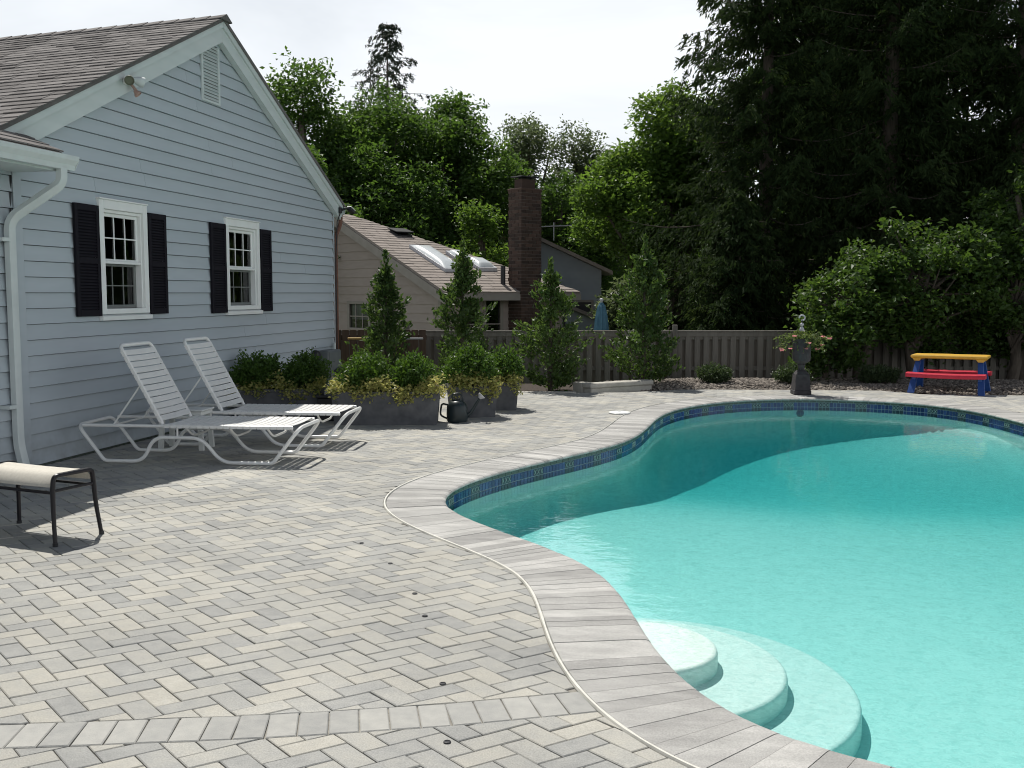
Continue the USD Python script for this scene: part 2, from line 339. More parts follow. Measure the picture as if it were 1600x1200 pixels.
M['olive'] = mat('olive_lamp', (0.10, 0.11, 0.075), (0.14, 0.15, 0.10), rough=0.5)
M['yellowwood'] = mat('yellow_rail', (0.55, 0.36, 0.12), (0.62, 0.43, 0.18), rough=0.6)
M['greyrail'] = mat('pale_grey_rail', (0.34, 0.35, 0.37), (0.42, 0.42, 0.44), rough=0.6)
def glassmat(name, tint, ior=1.5, rough=0.01):
    return usdkit.material(stage, f'/World/Looks/{name}', {'f': ('fresnel', {'IOR': ior}), 't': ('transparent_bsdf', {'color': tint}), 'g': ('glossy_bsdf', {'color': (1, 1, 1), 'roughness': rough}), 'x': ('mix_closure', {})},
        [('f.fac', 'x.fac'), ('t.BSDF', 'x.closure1'), ('g.BSDF', 'x.closure2')], surface='x.closure')
M['glass'] = glassmat('window_glass', (0.8, 0.85, 0.85))
M['water'] = usdkit.material(stage, '/World/Looks/pool_water', {
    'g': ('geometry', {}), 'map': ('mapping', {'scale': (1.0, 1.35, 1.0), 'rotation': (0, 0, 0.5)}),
    'n1': ('noise_texture', {'scale': 5.5, 'detail': 2.0, 'roughness': 0.5, 'distortion': 0.6}), 'n2': ('noise_texture', {'scale': 17.0, 'detail': 2.0, 'roughness': 0.5}),
    'ad': ('math', {'math_type': 'multiply_add', 'value2': 0.4}),
    'b': ('bump', {'strength': 0.045, 'distance': 0.04}), 'f': ('fresnel', {'IOR': 1.33}),
    'rv': ('noise_texture', {'scale': 21.0, 'detail': 4.0, 'roughness': 0.62, 'distortion': 1.2}), 'rr': ('rgb_ramp', {'ramp': [(0.0, (0.72, 0.81, 0.81)), (0.44, (0.85, 0.91, 0.91)), (0.52, (1, 1, 1)), (0.59, (0.90, 0.95, 0.95)), (1.0, (0.77, 0.85, 0.85))]}),  # uneven transmission paints a caustic-like light pattern on the pool floor
    't': ('transparent_bsdf', {}), 'gl': ('glossy_bsdf', {'color': (1, 1, 1), 'roughness': 0.02}), 'x': ('mix_closure', {}),
    'v': ('volume_coefficients', {'scatter_coeffs': (0.025, 0.17, 0.20), 'absorption_coeffs': (0.66, 0.085, 0.055)})},
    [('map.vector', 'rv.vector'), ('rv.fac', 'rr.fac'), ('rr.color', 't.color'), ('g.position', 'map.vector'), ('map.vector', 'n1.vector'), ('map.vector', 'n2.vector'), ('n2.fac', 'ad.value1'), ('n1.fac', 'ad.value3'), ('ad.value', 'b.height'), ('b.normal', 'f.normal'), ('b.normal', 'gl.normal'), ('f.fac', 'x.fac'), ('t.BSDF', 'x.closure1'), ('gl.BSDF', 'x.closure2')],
    surface='x.closure', volume='v.volume')
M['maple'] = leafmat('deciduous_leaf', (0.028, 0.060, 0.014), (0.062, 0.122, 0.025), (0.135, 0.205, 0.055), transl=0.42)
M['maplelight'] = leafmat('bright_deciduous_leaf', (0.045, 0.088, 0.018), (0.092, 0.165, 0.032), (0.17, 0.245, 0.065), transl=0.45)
M['farleaf'] = leafmat('grey_green_leaf', (0.045, 0.068, 0.028), (0.085, 0.115, 0.052), (0.14, 0.165, 0.085), transl=0.4)
M['spruce'] = leafmat('spruce_needles', (0.012, 0.024, 0.009), (0.027, 0.046, 0.015), (0.08, 0.115, 0.036), transl=0.25, rough=0.8, spec=0.1)
M['spruce2'] = leafmat('distant_spruce_needles', (0.022, 0.032, 0.02), (0.036, 0.05, 0.032), transl=0.12, spec=0.1)
M['dogwood'] = leafmat('dogwood_leaf', (0.024, 0.05, 0.011), (0.052, 0.10, 0.02), (0.115, 0.165, 0.045), transl=0.38)
M['arbor'] = leafmat('arborvitae_spray', (0.026, 0.054, 0.014), (0.062, 0.11, 0.026), (0.13, 0.19, 0.055), transl=0.35)
M['box_leaf'] = leafmat('boxwood_leaf', (0.028, 0.06, 0.012), (0.065, 0.13, 0.022), (0.14, 0.22, 0.05), transl=0.3, rough=0.5)
M['gold'] = leafmat('yellow_variegated_leaf', (0.15, 0.19, 0.045), (0.40, 0.39, 0.14), (0.55, 0.40, 0.25), transl=0.35)
M['lowshrub'] = leafmat('low_shrub_leaf', (0.025, 0.045, 0.018), (0.05, 0.08, 0.03), (0.09, 0.13, 0.05), transl=0.25)
M['rose'] = leafmat('urn_plant_leaf', (0.05, 0.08, 0.02), (0.12, 0.16, 0.05), (0.2, 0.16, 0.08), transl=0.35)
M['pink'] = leafmat('pink_petal', (0.55, 0.22, 0.22), (0.68, 0.35, 0.33), (0.75, 0.55, 0.45), transl=0.3)

# ------------------------------------------------------------------ pool outline (metres, inner lip of the coping)
LIP = [(0.66, 3.33), (0.46, 3.4), (0.3, 3.46), (0.2, 3.55), (0.08, 3.65), (-0.05, 3.82), (-0.14, 4.02), (-0.2, 4.2), (-0.25, 4.43), (-0.36, 4.84), (-0.52, 5.22), (-0.68, 5.52), (-0.85, 5.78), (-1.13, 6.06), (-1.46, 6.39), (-1.69, 6.72), (-1.87, 7.01), (-1.96, 7.25), (-1.98, 7.45), (-1.96, 7.7), (-1.8, 8.22), (-1.6, 8.68), (-1.37, 9.26), (-1.09, 9.8), (-0.91, 10.37), (-0.77, 11.24), (-0.68, 12.25), (-0.52, 13.23), (-0.18, 14.08), (0.46, 14.78), (1.25, 15.08), (1.96, 15.08), (2.58, 14.85), (3.07, 14.33), (3.36, 13.65), (3.55, 12.84),
       (3.66, 11.5), (3.9, 9.6), (4.15, 7.6), (3.95, 5.4), (3.1, 3.8), (2.1, 3.15), (1.3, 3.08)]
def smooth_closed(P, n=420, sm=0.02):
    from scipy.interpolate import splprep, splev
    P = np.array(P + P[:1], float)
    tck, u = splprep(P.T, s=sm, per=True)
    return np.array(splev(np.linspace(0, 1, n, endpoint=False), tck)).T
lipxy = smooth_closed(LIP)
LIPP = Polygon(lipxy)
if not LIPP.exterior.is_ccw: lipxy = lipxy[::-1]; LIPP = Polygon(lipxy)
WALLP = LIPP.buffer(0.025, 24)                # tile face, behind the bullnose
COPP = LIPP.buffer(0.435, 24)                 # outer edge of the coping
WATER = -0.15

def even(ring, step, start=0.0):
    L = ring.length; n = max(3, int(round(L / step)))
    return np.array([ring.interpolate(start + i * L / n).coords[0] for i in range(n)])

# ------------------------------------------------------------------ ground, patio base
PATIO = Polygon([(-5.75, -3), (7.5, -3), (7.5, 16.45), (4.6, 16.2), (3.0, 16.1), (2.5, 16.55), (0.8, 16.35), (-0.5, 16.15), (-1.3, 15.5), (-2.1, 15.32), (-5.75, 14.75)])
gx = np.unique(np.r_[np.linspace(-400, -30, 12), np.linspace(-30, 30, 61), np.linspace(30, 400, 12)])
gy = np.unique(np.r_[np.linspace(-300, -20, 10), np.linspace(-20, 60, 81), np.linspace(60, 500, 14)])
X, Y = np.meshgrid(gx, gy)
hole = PATIO.buffer(-0.35)
ring = np.array(hole.exterior.coords)[:-1]
ring = np.array([hole.exterior.interpolate(s).coords[0] for s in np.linspace(0, hole.exterior.length, 160, endpoint=False)])
pts = np.vstack([np.c_[X.ravel(), Y.ravel()], ring])
inside = shapely.contains_xy(hole.buffer(0.15), pts[:, 0], pts[:, 1]); inside[-len(ring):] = False
pts = pts[~inside]
def ground_z(x, y):
    fwd = x * FW[0] + y * FW[1]
    drop = np.clip((fwd - 16.9) / 1.6, 0, 1); drop = drop * drop * (3 - 2 * drop)
    side = np.clip((-6.6 - x) / 2.0, 0, 1)
    d2 = np.clip((y - 13.0) / 3.0, 0, 1)
    return -0.045 - 0.86 * np.maximum(drop, 0.7 * side * d2) - 0.25 * np.clip((fwd - 19) / 6, 0, 1)
tri = Delaunay(pts).simplices
cen = pts[tri].mean(1); tri = tri[~shapely.contains_xy(hole, cen[:, 0], cen[:, 1])]
a, b, c = (pts[tri[:, k]] for k in range(3))
fl = ((b - a)[:, 0] * (c - a)[:, 1] - (b - a)[:, 1] * (c - a)[:, 0]) < 0; tri[fl] = tri[fl][:, ::-1]
solo('ground', (np.c_[pts, ground_z(pts[:, 0], pts[:, 1])], tri), M['grass'], 'grassy ground sloping down beyond the patio', kind='structure', smooth=True)

patio = thing('patio', 'grey herringbone paver patio with a curved border course beside the pool', 'patio', kind='structure')
part('paver_bed', sheet(PATIO.difference(COPP.buffer(-0.05)), -0.0075), M['sand'], patio)

# border (soldier) course crossing the herringbone
BT = [(-2.85, 2.95), (-2.425, 3.035), (-2.09, 3.129), (-1.887, 3.195), (-1.583, 3.28), (-1.265, 3.395), (-0.94, 3.519), (-0.634, 3.655), (-0.42, 3.76), (-0.2, 3.88)]
top_line = LineString(BT); mid_line = top_line.parallel_offset(0.09, 'right') if hasattr(top_line, 'parallel_offset') else top_line
mid_line = LineString(np.array(top_line.offset_curve(-0.092).coords))
if mid_line.coords[0][0] > mid_line.coords[-1][0]: mid_line = LineString(list(mid_line.coords)[::-1])
BORDER = mid_line.buffer(0.098, cap_style=2)
copband = COPP.buffer(0.014)
def slab(poly, z0, z1, ch=0.0035, dz=None, fast=None):
    """paver: chamfered upper edge"""
    P = np.array(poly.exterior.coords)[:-1] if fast is None else fast
    n = len(P); 
    a2 = np.sum(P[:, 0] * np.roll(P[:, 1], -1) - np.roll(P[:, 0], -1) * P[:, 1])
    if a2 < 0: P = P[::-1]
    e = np.roll(P, -1, 0) - P; e /= np.linalg.norm(e, axis=1, keepdims=True) + 1e-9
    nin = np.c_[-e[:, 1], e[:, 0]]
    b = nin + np.roll(nin, 1, 0); b /= np.maximum(0.35, np.sum(b * nin, 1))[:, None]
    I = P + b * ch
    zz = z1 if dz is None else z1 + (P - P.mean(0)) @ dz
    v = np.vstack([np.c_[P, np.full(n, z0)], np.c_[P, np.broadcast_to(zz, n) - ch * 0.9], np.c_[I, np.broadcast_to(zz, n)]])
    k = np.arange(n); j = (k + 1) % n
    F = [np.c_[k, j, j + n], np.c_[k, j + n, k + n], np.c_[k + n, j + n, j + 2 * n], np.c_[k + n, j + 2 * n, k + 2 * n]]
    if n == 4: top = np.array([[8, 9, 10], [8, 10, 11]])
    else:
        tv, tf = trimesh.creation.triangulate_polygon(Polygon(I).buffer(0), engine='earcut')
        if len(tf) == 0: return None
        idx = cKDTree(I).query(tv)[1]; top = idx[tf] + 2 * n
        nz = np.cross(v[top[:, 1]] - v[top[:, 0]], v[top[:, 2]] - v[top[:, 0]])[:, 2]; top[nz < 0] = top[nz < 0][:, ::-1]
    return v, np.vstack(F + [top])

W1 = 0.1025; GAP = 0.0042
ca, sa = math.cos(math.radians(43.2)), math.sin(math.radians(43.2))
KD = 0.865; SQ = np.eye(2) - (1 - KD) * np.outer(FW[:2], FW[:2])          # the courses run slightly out of square
region = PATIO.difference(copband).difference(BORDER).intersection(sbox(-5.74, 1.2, 6.5, 17))
pr, prin = prep(region), prep(region.buffer(-0.002))
pavers = []
rng = np.random.default_rng(11)
R = 170
for i in range(-R, R):
    for j in range(-R, R):
        k = (i + j) % 4
        if k == 0: w, h = 2, 1
        elif k == 2: w, h = 1, 2
        else: continue
        cx, cy = (i + w / 2) * W1, (j + h / 2) * W1
        x, y = SQ @ [cx * ca + cy * sa, -cx * sa + cy * ca]
        x += -1.0; y += 8.0
        if not (-6.0 < x < 6.6 and 1.1 < y < 17.2): continue
        if x > 0.9 + 0.30 * y or (x > 3.9 and y < 12.4): continue
        hw, hh = w * W1 / 2 - GAP / 2, h * W1 / 2 - GAP / 2
        q = np.array([[-hw, -hh], [hw, -hh], [hw, hh], [-hw, hh]]) + rng.normal(0, 0.0006, (4, 2))
        q = np.c_[q[:, 0] * ca + q[:, 1] * sa, -q[:, 0] * sa + q[:, 1] * ca] @ SQ.T + [x, y]
        poly = Polygon(q); dz = rng.normal(0, 0.006, 2); z1 = rng.normal(0, 0.0009) 
        if prin.contains(poly): m = slab(None, -0.03, z1, dz=dz, fast=q)
        elif pr.intersects(poly):
            g = poly.intersection(region.buffer(-0.002))
            if g.geom_type != 'Polygon' or g.area < 0.0012: continue
            g = g.simplify(0.004)
            m = slab(g, -0.03, z1, ch=0.003)
            if m is None: continue
        else: continue
        pavers.append((x, y, m))
def in_view(x, y, pad=0.0):
    d = x * FW[0] + y * FW[1]; s = x * RT[0] + y * RT[1]
    return d > 3.0 and abs(s) < 0.5 * d + 0.1 + pad and 1.5 / max(d, 0.1) < 0.475
pavers.sort(key=lambda p: (not in_view(p[0], p[1]), p[0] ** 2 + p[1] ** 2))
for x, y, m in pavers[:300]: part('paver', m, M['paver'], patio)
part('distant_pavers', cat_(*[p[2] for p in pavers[300:]]), M['paver'], patio, kind='stuff')
L = mid_line.length; nb = int(L / 0.104)
for i in range(nb):
    s0, s1 = (i + 0.02) * L / nb, (i + 0.98) * L / nb
    p0, p1 = np.array(mid_line.interpolate(s0).coords[0]), np.array(mid_line.interpolate(s1).coords[0])
    t = (p1 - p0) / np.linalg.norm(p1 - p0); nn = np.array([-t[1], t[0]])
    q = Polygon([p0 - nn * 0.096, p1 - nn * 0.096, p1 + nn * 0.096, p0 + nn * 0.096]).difference(copband)
    if q.geom_type == 'Polygon' and q.area > 0.004 and p0[0] > -2.8:
        m = slab(q.simplify(0.002), -0.03, rng.normal(0.001, 0.0008), ch=0.004)
        if m: part('border_paver', m, M['soldier'], patio)

# ------------------------------------------------------------------ pool
pool = thing('swimming_pool', 'curved white plastered swimming pool with blue tile band and grey brick coping', 'swimming pool')
# coping bricks: bullnosed inner edge
outr = COPP.exterior
lipring = LIPP.exterior
cw = rng.uniform(0.062, 0.118, 560); cs_ = np.r_[0, np.cumsum(cw)]; cs_ = cs_[cs_ < lipring.length - 0.06]; nC = len(cs_)
inner_pts = np.array([lipring.interpolate(q).coords[0] for q in cs_])
tang = np.array([np.array(lipring.interpolate((q + 0.05) % lipring.length).coords[0]) - np.array(lipring.interpolate((q - 0.05) % lipring.length).coords[0]) for q in cs_])
tang /= np.linalg.norm(tang, axis=1, keepdims=True)
outn = np.c_[tang[:, 1], -tang[:, 0]]
# profile: distance outwards from the lip, height
PROF = [(0.430, -0.05), (0.430, -0.003), (0.427, 0.001), (0.045, 0.003), (0.022, 0.0), (0.008, -0.006), (0.001, -0.014), (0.002, -0.021), (0.012, -0.027), (0.045, -0.029)]
cop_meshes = []
for i in range(nC):
    j = (i + 1) % nC
    a0, a1, n0, n1 = inner_pts[i], inner_pts[j], outn[i], outn[j]
    g = 0.0016; e = (a1 - a0) / np.linalg.norm(a1 - a0)
    zj = rng.normal(0, 0.0008)
    v = []
    for (p, n, s) in ((a0, n0, 1), (a1, n1, -1)):
        for d, z in PROF: v.append([*(p + n * d + e * g * s), z + zj])
    v = np.array(v); k = len(PROF)
    F = []
    for q in range(k - 1): F += [[q, q + 1, k + q + 1], [q, k + q + 1, k + q]]
    F += [[k - 1, 0, k], [k - 1, k, 2 * k - 1]]
    F += [[0, q + 1, q] for q in range(1, k - 1)] + [[k, k + q, k + q + 1] for q in range(1, k - 1)]
    mid = (a0 + a1) / 2
    cop_meshes.append((not in_view(*mid, 0.35), mid @ mid, (v, np.array(F)[:, ::-1])))
cop_meshes.sort(key=lambda c: (c[0], c[1]))
nv = min(300, sum(not c[0] for c in cop_meshes))
for c in cop_meshes[:nv]: part('coping_brick', c[2], M['coping'], pool)
if cop_meshes[nv:]: part('coping_bricks_beyond', cat_(*[c[2] for c in cop_meshes[nv:]]), M['coping'], pool, kind='stuff')
part('coping_mortar', sheet(COPP.buffer(-0.004).difference(LIPP.buffer(0.03)), -0.006), M['mortar'], pool)

# white sealant bead round the coping
beadline = COPP.buffer(0.005).exterior
bs = np.linspace(0, beadline.length, 700)
bp = np.array([beadline.interpolate(s).coords[0] for s in bs]); keep = (bp[:, 1] < 13.6) & (bp[:, 0] < 0.6) & (bp[:, 1] > 2.6)
st = np.where(keep & ~np.roll(keep, 1))[0]
st = st[0] if len(st) else 0
bp = np.roll(bp, -st, 0); keep = np.roll(keep, -st); bp = bp[keep]
dl = meshkit.noise(np.c_[bp * 9, np.zeros(len(bp))])
hw = np.where(bp[:, 1] < 8.0, 0.0085, 0.0048) * (0.75 + 0.5 * dl)
tg = np.gradient(bp, axis=0); tg /= np.linalg.norm(tg, axis=1, keepdims=True); nb_ = np.c_[-tg[:, 1], tg[:, 0]]
v = np.vstack([np.c_[bp + nb_ * hw[:, None], np.full(len(bp), -0.004)], np.c_[bp + nb_ * hw[:, None] * 0.6, np.full(len(bp), 0.0065)], np.c_[bp - nb_ * hw[:, None] * 0.6, np.full(len(bp), 0.0065)], np.c_[bp - nb_ * hw[:, None], np.full(len(bp), -0.004)]])
k = len(bp); q = np.arange(k - 1); F = []
for r in range(3): F += [np.c_[r * k + q, r * k + q + 1, (r + 1) * k + q + 1], np.c_[r * k + q, (r + 1) * k + q + 1, (r + 1) * k + q]]
part('expansion_joint', (v, np.vstack(F)), M['caulk'], patio)

# tile band
wr = WALLP.exterior
nT = int(wr.length / 0.05)
def frame_at(ring, s):
    s %= ring.length
    p = np.array(ring.interpolate(s).coords[0]); d = np.array(ring.interpolate((s + 0.02) % ring.length).coords[0]) - np.array(ring.interpolate((s - 0.02) % ring.length).coords[0])
    t = d / np.linalg.norm(d); return p, t, np.array([-t[1], t[0]])     # normal towards the water (ring is ccw)
if not wr.is_ccw: wr = wr.reverse()
step = wr.length / nT
def wall_box(s, half, z0, z1, out=0.006):
    p, t, n = frame_at(wr, s)
    v = []
    for z in (z0, z1):
        for a_, o in ((-half, 0.0), (half, 0.0), (half - 0.0012, out), (-half + 0.0012, out)): v.append([*(p + t * a_ + n * o), z])
    v = np.array(v); c = np.array([*(p + n * 0.002), (z0 + z1) / 2])
    v[:, 2] = np.where(np.arange(8) % 4 > 1, c[2] + (v[:, 2] - c[2]) * 0.97, v[:, 2])
    return v, np.vstack([_BQ[:, [0, 1, 2]], _BQ[:, [0, 2, 3]]])
tiles, small = [], []
for i in range(nT):
    s = (i + 0.5) * step; p, t, n = frame_at(wr, s)
    dark = (i % 10) in (7, 8, 9)
    facing = (n @ (-p)) / np.linalg.norm(p) > -0.25 and in_view(p[0], p[1], 0.2)
    tiles.append((not facing, p @ p, i, dark, wall_box(s, step / 2 - 0.0022, -0.122, -0.061)))
    small.append((dark, wall_box(s, step / 2 - 0.0022, -0.172, -0.127)))
tiles.sort(key=lambda t_: (t_[0], t_[1]))
nv = min(300, sum(not t_[0] for t_ in tiles))
for q_, (h_, _, i, dark, m) in enumerate(tiles[:nv]):
    tl = part('tile', m, M['tiledark' if dark else 'tile'], pool)
    if dark:
        p, t, n = frame_at(wr, (i + 0.5) * step)
        xs = []
        for sg in (-1, 1):
            a0 = np.array([*(p - t * 0.017 + n * 0.0066), -0.0915 - sg * 0.022]); a1 = np.array([*(p + t * 0.017 + n * 0.0066), -0.0915 + sg * 0.022])
            xs.append(tube([a0, a1], 0.0026, 4))
        part('motif', cat_(*xs), M['motif'], tl)
part('border_tiles', cat_(*[wall_box((i + 0.5) * wr.length / (nT // 2), wr.length / (nT // 2) / 2 - 0.002, -0.0575, -0.0315) for i in range(nT // 2)]), M['trimtile'], pool, kind='stuff')
for dk, nm in ((False, 'blue_tiles'), (True, 'dark_tiles')):
    rest = [t_[4] for t_ in tiles[nv:] if t_[3] == dk] + [s_[1] for s_ in small if s_[0] == dk]
    part(nm, cat_(*rest), M['tiledark' if dk else 'tile'], pool, kind='stuff')

# shell: wall, cove and floor
wp = even(WALLP.exterior, 0.07)
def depth_floor(x, y):
    near = 0.36 + 0.0 * x
    t = np.clip((y - 8.4) / 5.0, 0, 1); t = t * t * (3 - 2 * t)
    sm_ = lambda v: v * v * (3 - 2 * v)
    shelf = np.clip((x + 0.2) / 3.6, 0, 1) * sm_(np.clip((y - 10.6) / 3.6, 0, 1))      # the floor rises to a ledge along the far right wall
    return (near + 0.40 * t + 0.02 * np.sin(x * 1.1 + y * 0.6)) * (1 - 0.78 * shelf)
def shell_depth(x, y, dist):
    D = depth_floor(x, y); t = np.clip(dist / (0.20 + 0.5 * (D - 0.36)), 0, 1)
    return D * (0.55 + 0.45 * np.sqrt(1 - (1 - t) ** 2))
gx, gy = np.meshgrid(np.arange(-2.2, 4.5, 0.085), np.arange(2.8, 15.4, 0.085))
P = np.c_[gx.ravel(), gy.ravel()]; P = P[shapely.contains_xy(WALLP.buffer(-0.03), P[:, 0], P[:, 1])]
dist = shapely.distance(shapely.points(P), WALLP.exterior)
zz = WATER - shell_depth(P[:, 0], P[:, 1], dist)
zb = WATER - shell_depth(wp[:, 0], wp[:, 1], np.zeros(len(wp)))
A = np.vstack([wp, P]); tri = Delaunay(A).simplices; cen = A[tri].mean(1)
tri = tri[shapely.contains_xy(WALLP, cen[:, 0], cen[:, 1])]
a, b, c = (A[tri[:, k]] for k in range(3))
fl = ((b - a)[:, 0] * (c - a)[:, 1] - (b - a)[:, 1] * (c - a)[:, 0]) < 0; tri[fl] = tri[fl][:, ::-1]
n = len(wp); nA = len(A)
V = np.vstack([np.c_[A, np.r_[zb, zz]], np.c_[wp, np.full(n, -0.028)]])
k = np.arange(n); j = (k + 1) % n
F = np.vstack([tri, np.c_[k, nA + k, nA + j], np.c_[k, nA + j, j]])
part('basin', (V, F), M['plaster'], pool, smooth=50)
# grout band just proud of the shell behind the tiles
gp = even(WALLP.buffer(-0.0022).exterior, 0.07); n = len(gp); k = np.arange(n); j = (k + 1) % n
part('grout_band', (np.vstack([np.c_[gp, np.full(n, -0.177)], np.c_[gp, np.full(n, -0.03)]]), np.vstack([np.c_[k, n + k, n + j], np.c_[k, n + j, j]])), M['grout'], pool)
# three rounded entry steps
for r_, zt in ((1.02, -0.385), (0.69, -0.29), (0.365, -0.195)):
    c_ = Point(-0.33, 4.86)
    g0 = c_.buffer(r_, 48).intersection(WALLP.buffer(0.004))
    prof = [(0.0, -0.56), (0.0, zt - 0.024), (0.004, zt - 0.010), (0.012, zt - 0.003), (0.024, zt)]
    rings = [even(c_.buffer(r_ - d, 64).exterior, 0.05)[:int(2 * math.pi * r_ / 0.055)] for d, _ in prof]
    N = 96; ang = np.arange(N) * 2 * np.pi / N
    V = np.vstack([np.c_[-0.33 + (r_ - d) * np.cos(ang), 4.86 + (r_ - d) * np.sin(ang), np.full(N, z)] for d, z in prof] + [[[-0.33, 4.86, zt]]])
    k = np.arange(N); j = (k + 1) % N
    F = [np.c_[q * N + k, q * N + j, (q + 1) * N + j] for q in range(4)] + [np.c_[q * N + k, (q + 1) * N + j, (q + 1) * N + k] for q in range(4)] + [np.c_[4 * N + k, 4 * N + j, np.full(N, 5 * N)]]
    F = np.vstack(F)
    # keep only what lies inside the pool wall
    cen = V[F].mean(1)[:, :2]; ok = shapely.contains_xy(WALLP.buffer(0.05), cen[:, 0], cen[:, 1])
    part('step', (V, F[ok]), M['stepplaster'], pool, smooth=40)
p, t, nn = frame_at(wr, wr.project(Point(1.22, 15.0)))
part('return_fitting', xf(lathe([(0.0, 0.0), (0.05, 0.0), (0.055, 0.008), (0.03, 0.014), (0.0, 0.014)], 16), np.array([[t[0], 0, nn[0], p[0]], [t[1], 0, nn[1], p[1]], [0, 1, 0, -0.215], [0, 0, 0, 1]], float)), M['dark'], pool)

# water: ripple-bearing surface closed below the shell
wo = even(WALLP.buffer(0.012).exterior, 0.1)
gx, gy = np.meshgrid(np.arange(-2.2, 4.5, 0.12), np.arange(2.8, 15.4, 0.12))
P = np.c_[gx.ravel(), gy.ravel()]; P = P[shapely.contains_xy(WALLP.buffer(-0.04), P[:, 0], P[:, 1])]
A = np.vstack([wo, P]); tri = Delaunay(A).simplices; cen = A[tri].mean(1)
WO = Polygon(wo); tri = tri[shapely.contains_xy(WO, cen[:, 0], cen[:, 1])]
a, b, c = (A[tri[:, k]] for k in range(3))
fl = ((b - a)[:, 0] * (c - a)[:, 1] - (b - a)[:, 1] * (c - a)[:, 0]) < 0; tri[fl] = tri[fl][:, ::-1]
n, nA = len(wo), len(A); k = np.arange(n); j = (k + 1) % n
V = np.vstack([np.c_[A, np.full(nA, WATER)], np.c_[A, np.full(nA, -1.3)]])
F = np.vstack([tri, tri[:, ::-1] + nA, np.c_[k, nA + k, nA + j], np.c_[k, nA + j, j]])
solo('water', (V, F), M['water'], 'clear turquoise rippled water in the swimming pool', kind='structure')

# pool cover anchors in the pavers, skimmer lid
for x, y, lab in [(-2.07, 5.76, 'dark round pool cover anchor closest to the sun loungers'), (-1.755, 5.346, 'dark round pool cover anchor second closest to the sun loungers'), (-1.457, 4.822, 'dark round pool cover anchor third from the sun loungers'), (-1.308, 4.488, 'dark round pool cover anchor third from the border course, on the lounger side'),
                  (-1.009, 3.70, 'dark round pool cover anchor just beyond the border course'), (-0.86, 3.205, 'dark round pool cover anchor on the near side of the border course')]:
    a_ = thing('cover_anchor', lab, 'anchor', (x, y, 0.002), group='pool cover anchors along the coping')
    part('rim', lathe([(0.0, 0.0), (0.0135, 0.0), (0.0125, 0.0025), (0.009, 0.003), (0.008, 0.0015), (0.0, 0.0015)], 14), M['dark'], a_)
lid = thing('skimmer_lid', 'white round skimmer lid lying on the pavers at the pool bend', 'lid', (-1.17, 12.75, 0.004))
part('cover', lathe([(0.0, 0.0), (0.135, 0.0), (0.135, 0.012), (0.128, 0.016), (0.11, 0.017), (0.0, 0.018)], 32), M['white'], lid)
part('grip', lathe([(0.0, 0.018), (0.02, 0.018), (0.018, 0.022), (0.0, 0.022)], 12), M['white'], lid)

# ------------------------------------------------------------------ own house
def wallframe(origin, udir):
    """maps (u, z, out) to the world: u along the wall, out away from it (u x z)"""
    u = np.array([udir[0], udir[1], 0.0]); u /= np.linalg.norm(u); o = np.array([u[1], -u[0], 0.0])
    Mx = np.eye(4); Mx[:3, 0], Mx[:3, 1], Mx[:3, 2], Mx[:3, 3] = u, [0, 0, 1], o, origin
    return Mx
SEAM = np.random.default_rng(17)
def lap_boards(poly, zs, Mx, lip=0.022, gap=0.0, seam=False):
    out = []
    u0, _, u1, _ = poly.bounds
    for z0, z1 in zip(zs[:-1], zs[1:]):
        g = poly.intersection(sbox(u0 - 1, z0 + gap, u1 + 1, z1))
        if seam:                                             # butt joint somewhere along the course
            uj = u0 + (u1 - u0) * SEAM.uniform(0.15, 0.85); g = g.difference(sbox(uj, z0 - 1, uj + 0.003, z1 + 1))
        for q in getattr(g, 'geoms', [g]):
            if q.geom_type != 'Polygon' or q.area < 2e-4: continue
            m = trimesh.creation.extrude_polygon(q, 1.0, engine='earcut')
            v = np.array(m.vertices); t = np.clip((v[:, 1] - z0) / (z1 - z0), 0, 1)
            v[:, 2] = np.where(v[:, 2] > 0.5, lip + (0.003 - lip) * t, -0.004)
            out.append(xf((v, np.array(m.faces)), Mx))
    return out
def wbox(Mx, u0, u1, z0, z1, w0, w1, c=0.003):
    return xf(cbx(u0, u1, z0, z1, w0, w1, c), Mx)

WX = -5.75
HM = wallframe((WX, 0, 0), (0, 1))            # u = y, out = +x
CO = 0.1348
APEX, PT = (11.25, 4.655), 0.472
rk = lambda y: APEX[1] - PT * abs(y - APEX[0])
house = thing('white_sided_house', 'house with blue-grey lap siding, black shutters and a gable towards the patio', 'house')
wallpoly = Polygon([(7.66, 0.015), (14.86, 0.015), (14.86, rk(14.86) - 0.03), (APEX[0], APEX[1] - 0.03), (7.66, rk(7.66) - 0.03)])
WIN = [(8.79, 9.62, 1.25, 2.385), (11.335, 12.245, 1.25, 2.385)]
SHUT = [(8.40, 8.775, 1.285, 2.318), (9.635, 9.975, 1.285, 2.318), (10.955, 11.32, 1.268, 2.312), (12.262, 12.585, 1.268, 2.312)]
openings = [sbox(a + 0.06, c + 0.06, b - 0.06, d - 0.06) for a, b, c, d in WIN]
cut = wallpoly
for o in openings: cut = cut.difference(o)
zs = [1.5 + k * CO for k in range(-11, 25)]
for m in lap_boards(cut, zs, HM, gap=0.0055, seam=True): part('siding_board', m, M['siding'], house)
wing = Polygon([(-2.0, 0.015), (7.655, 0.015), (7.655, 2.54), (-2.0, 2.54)])
HW = wallframe((WX + 0.001, 0, 0), (0, 1))
for m in lap_boards(wing, [z + 0.022 for z in zs[:20]], HW, gap=0.0055): part('siding_board', m, M['siding'], house)
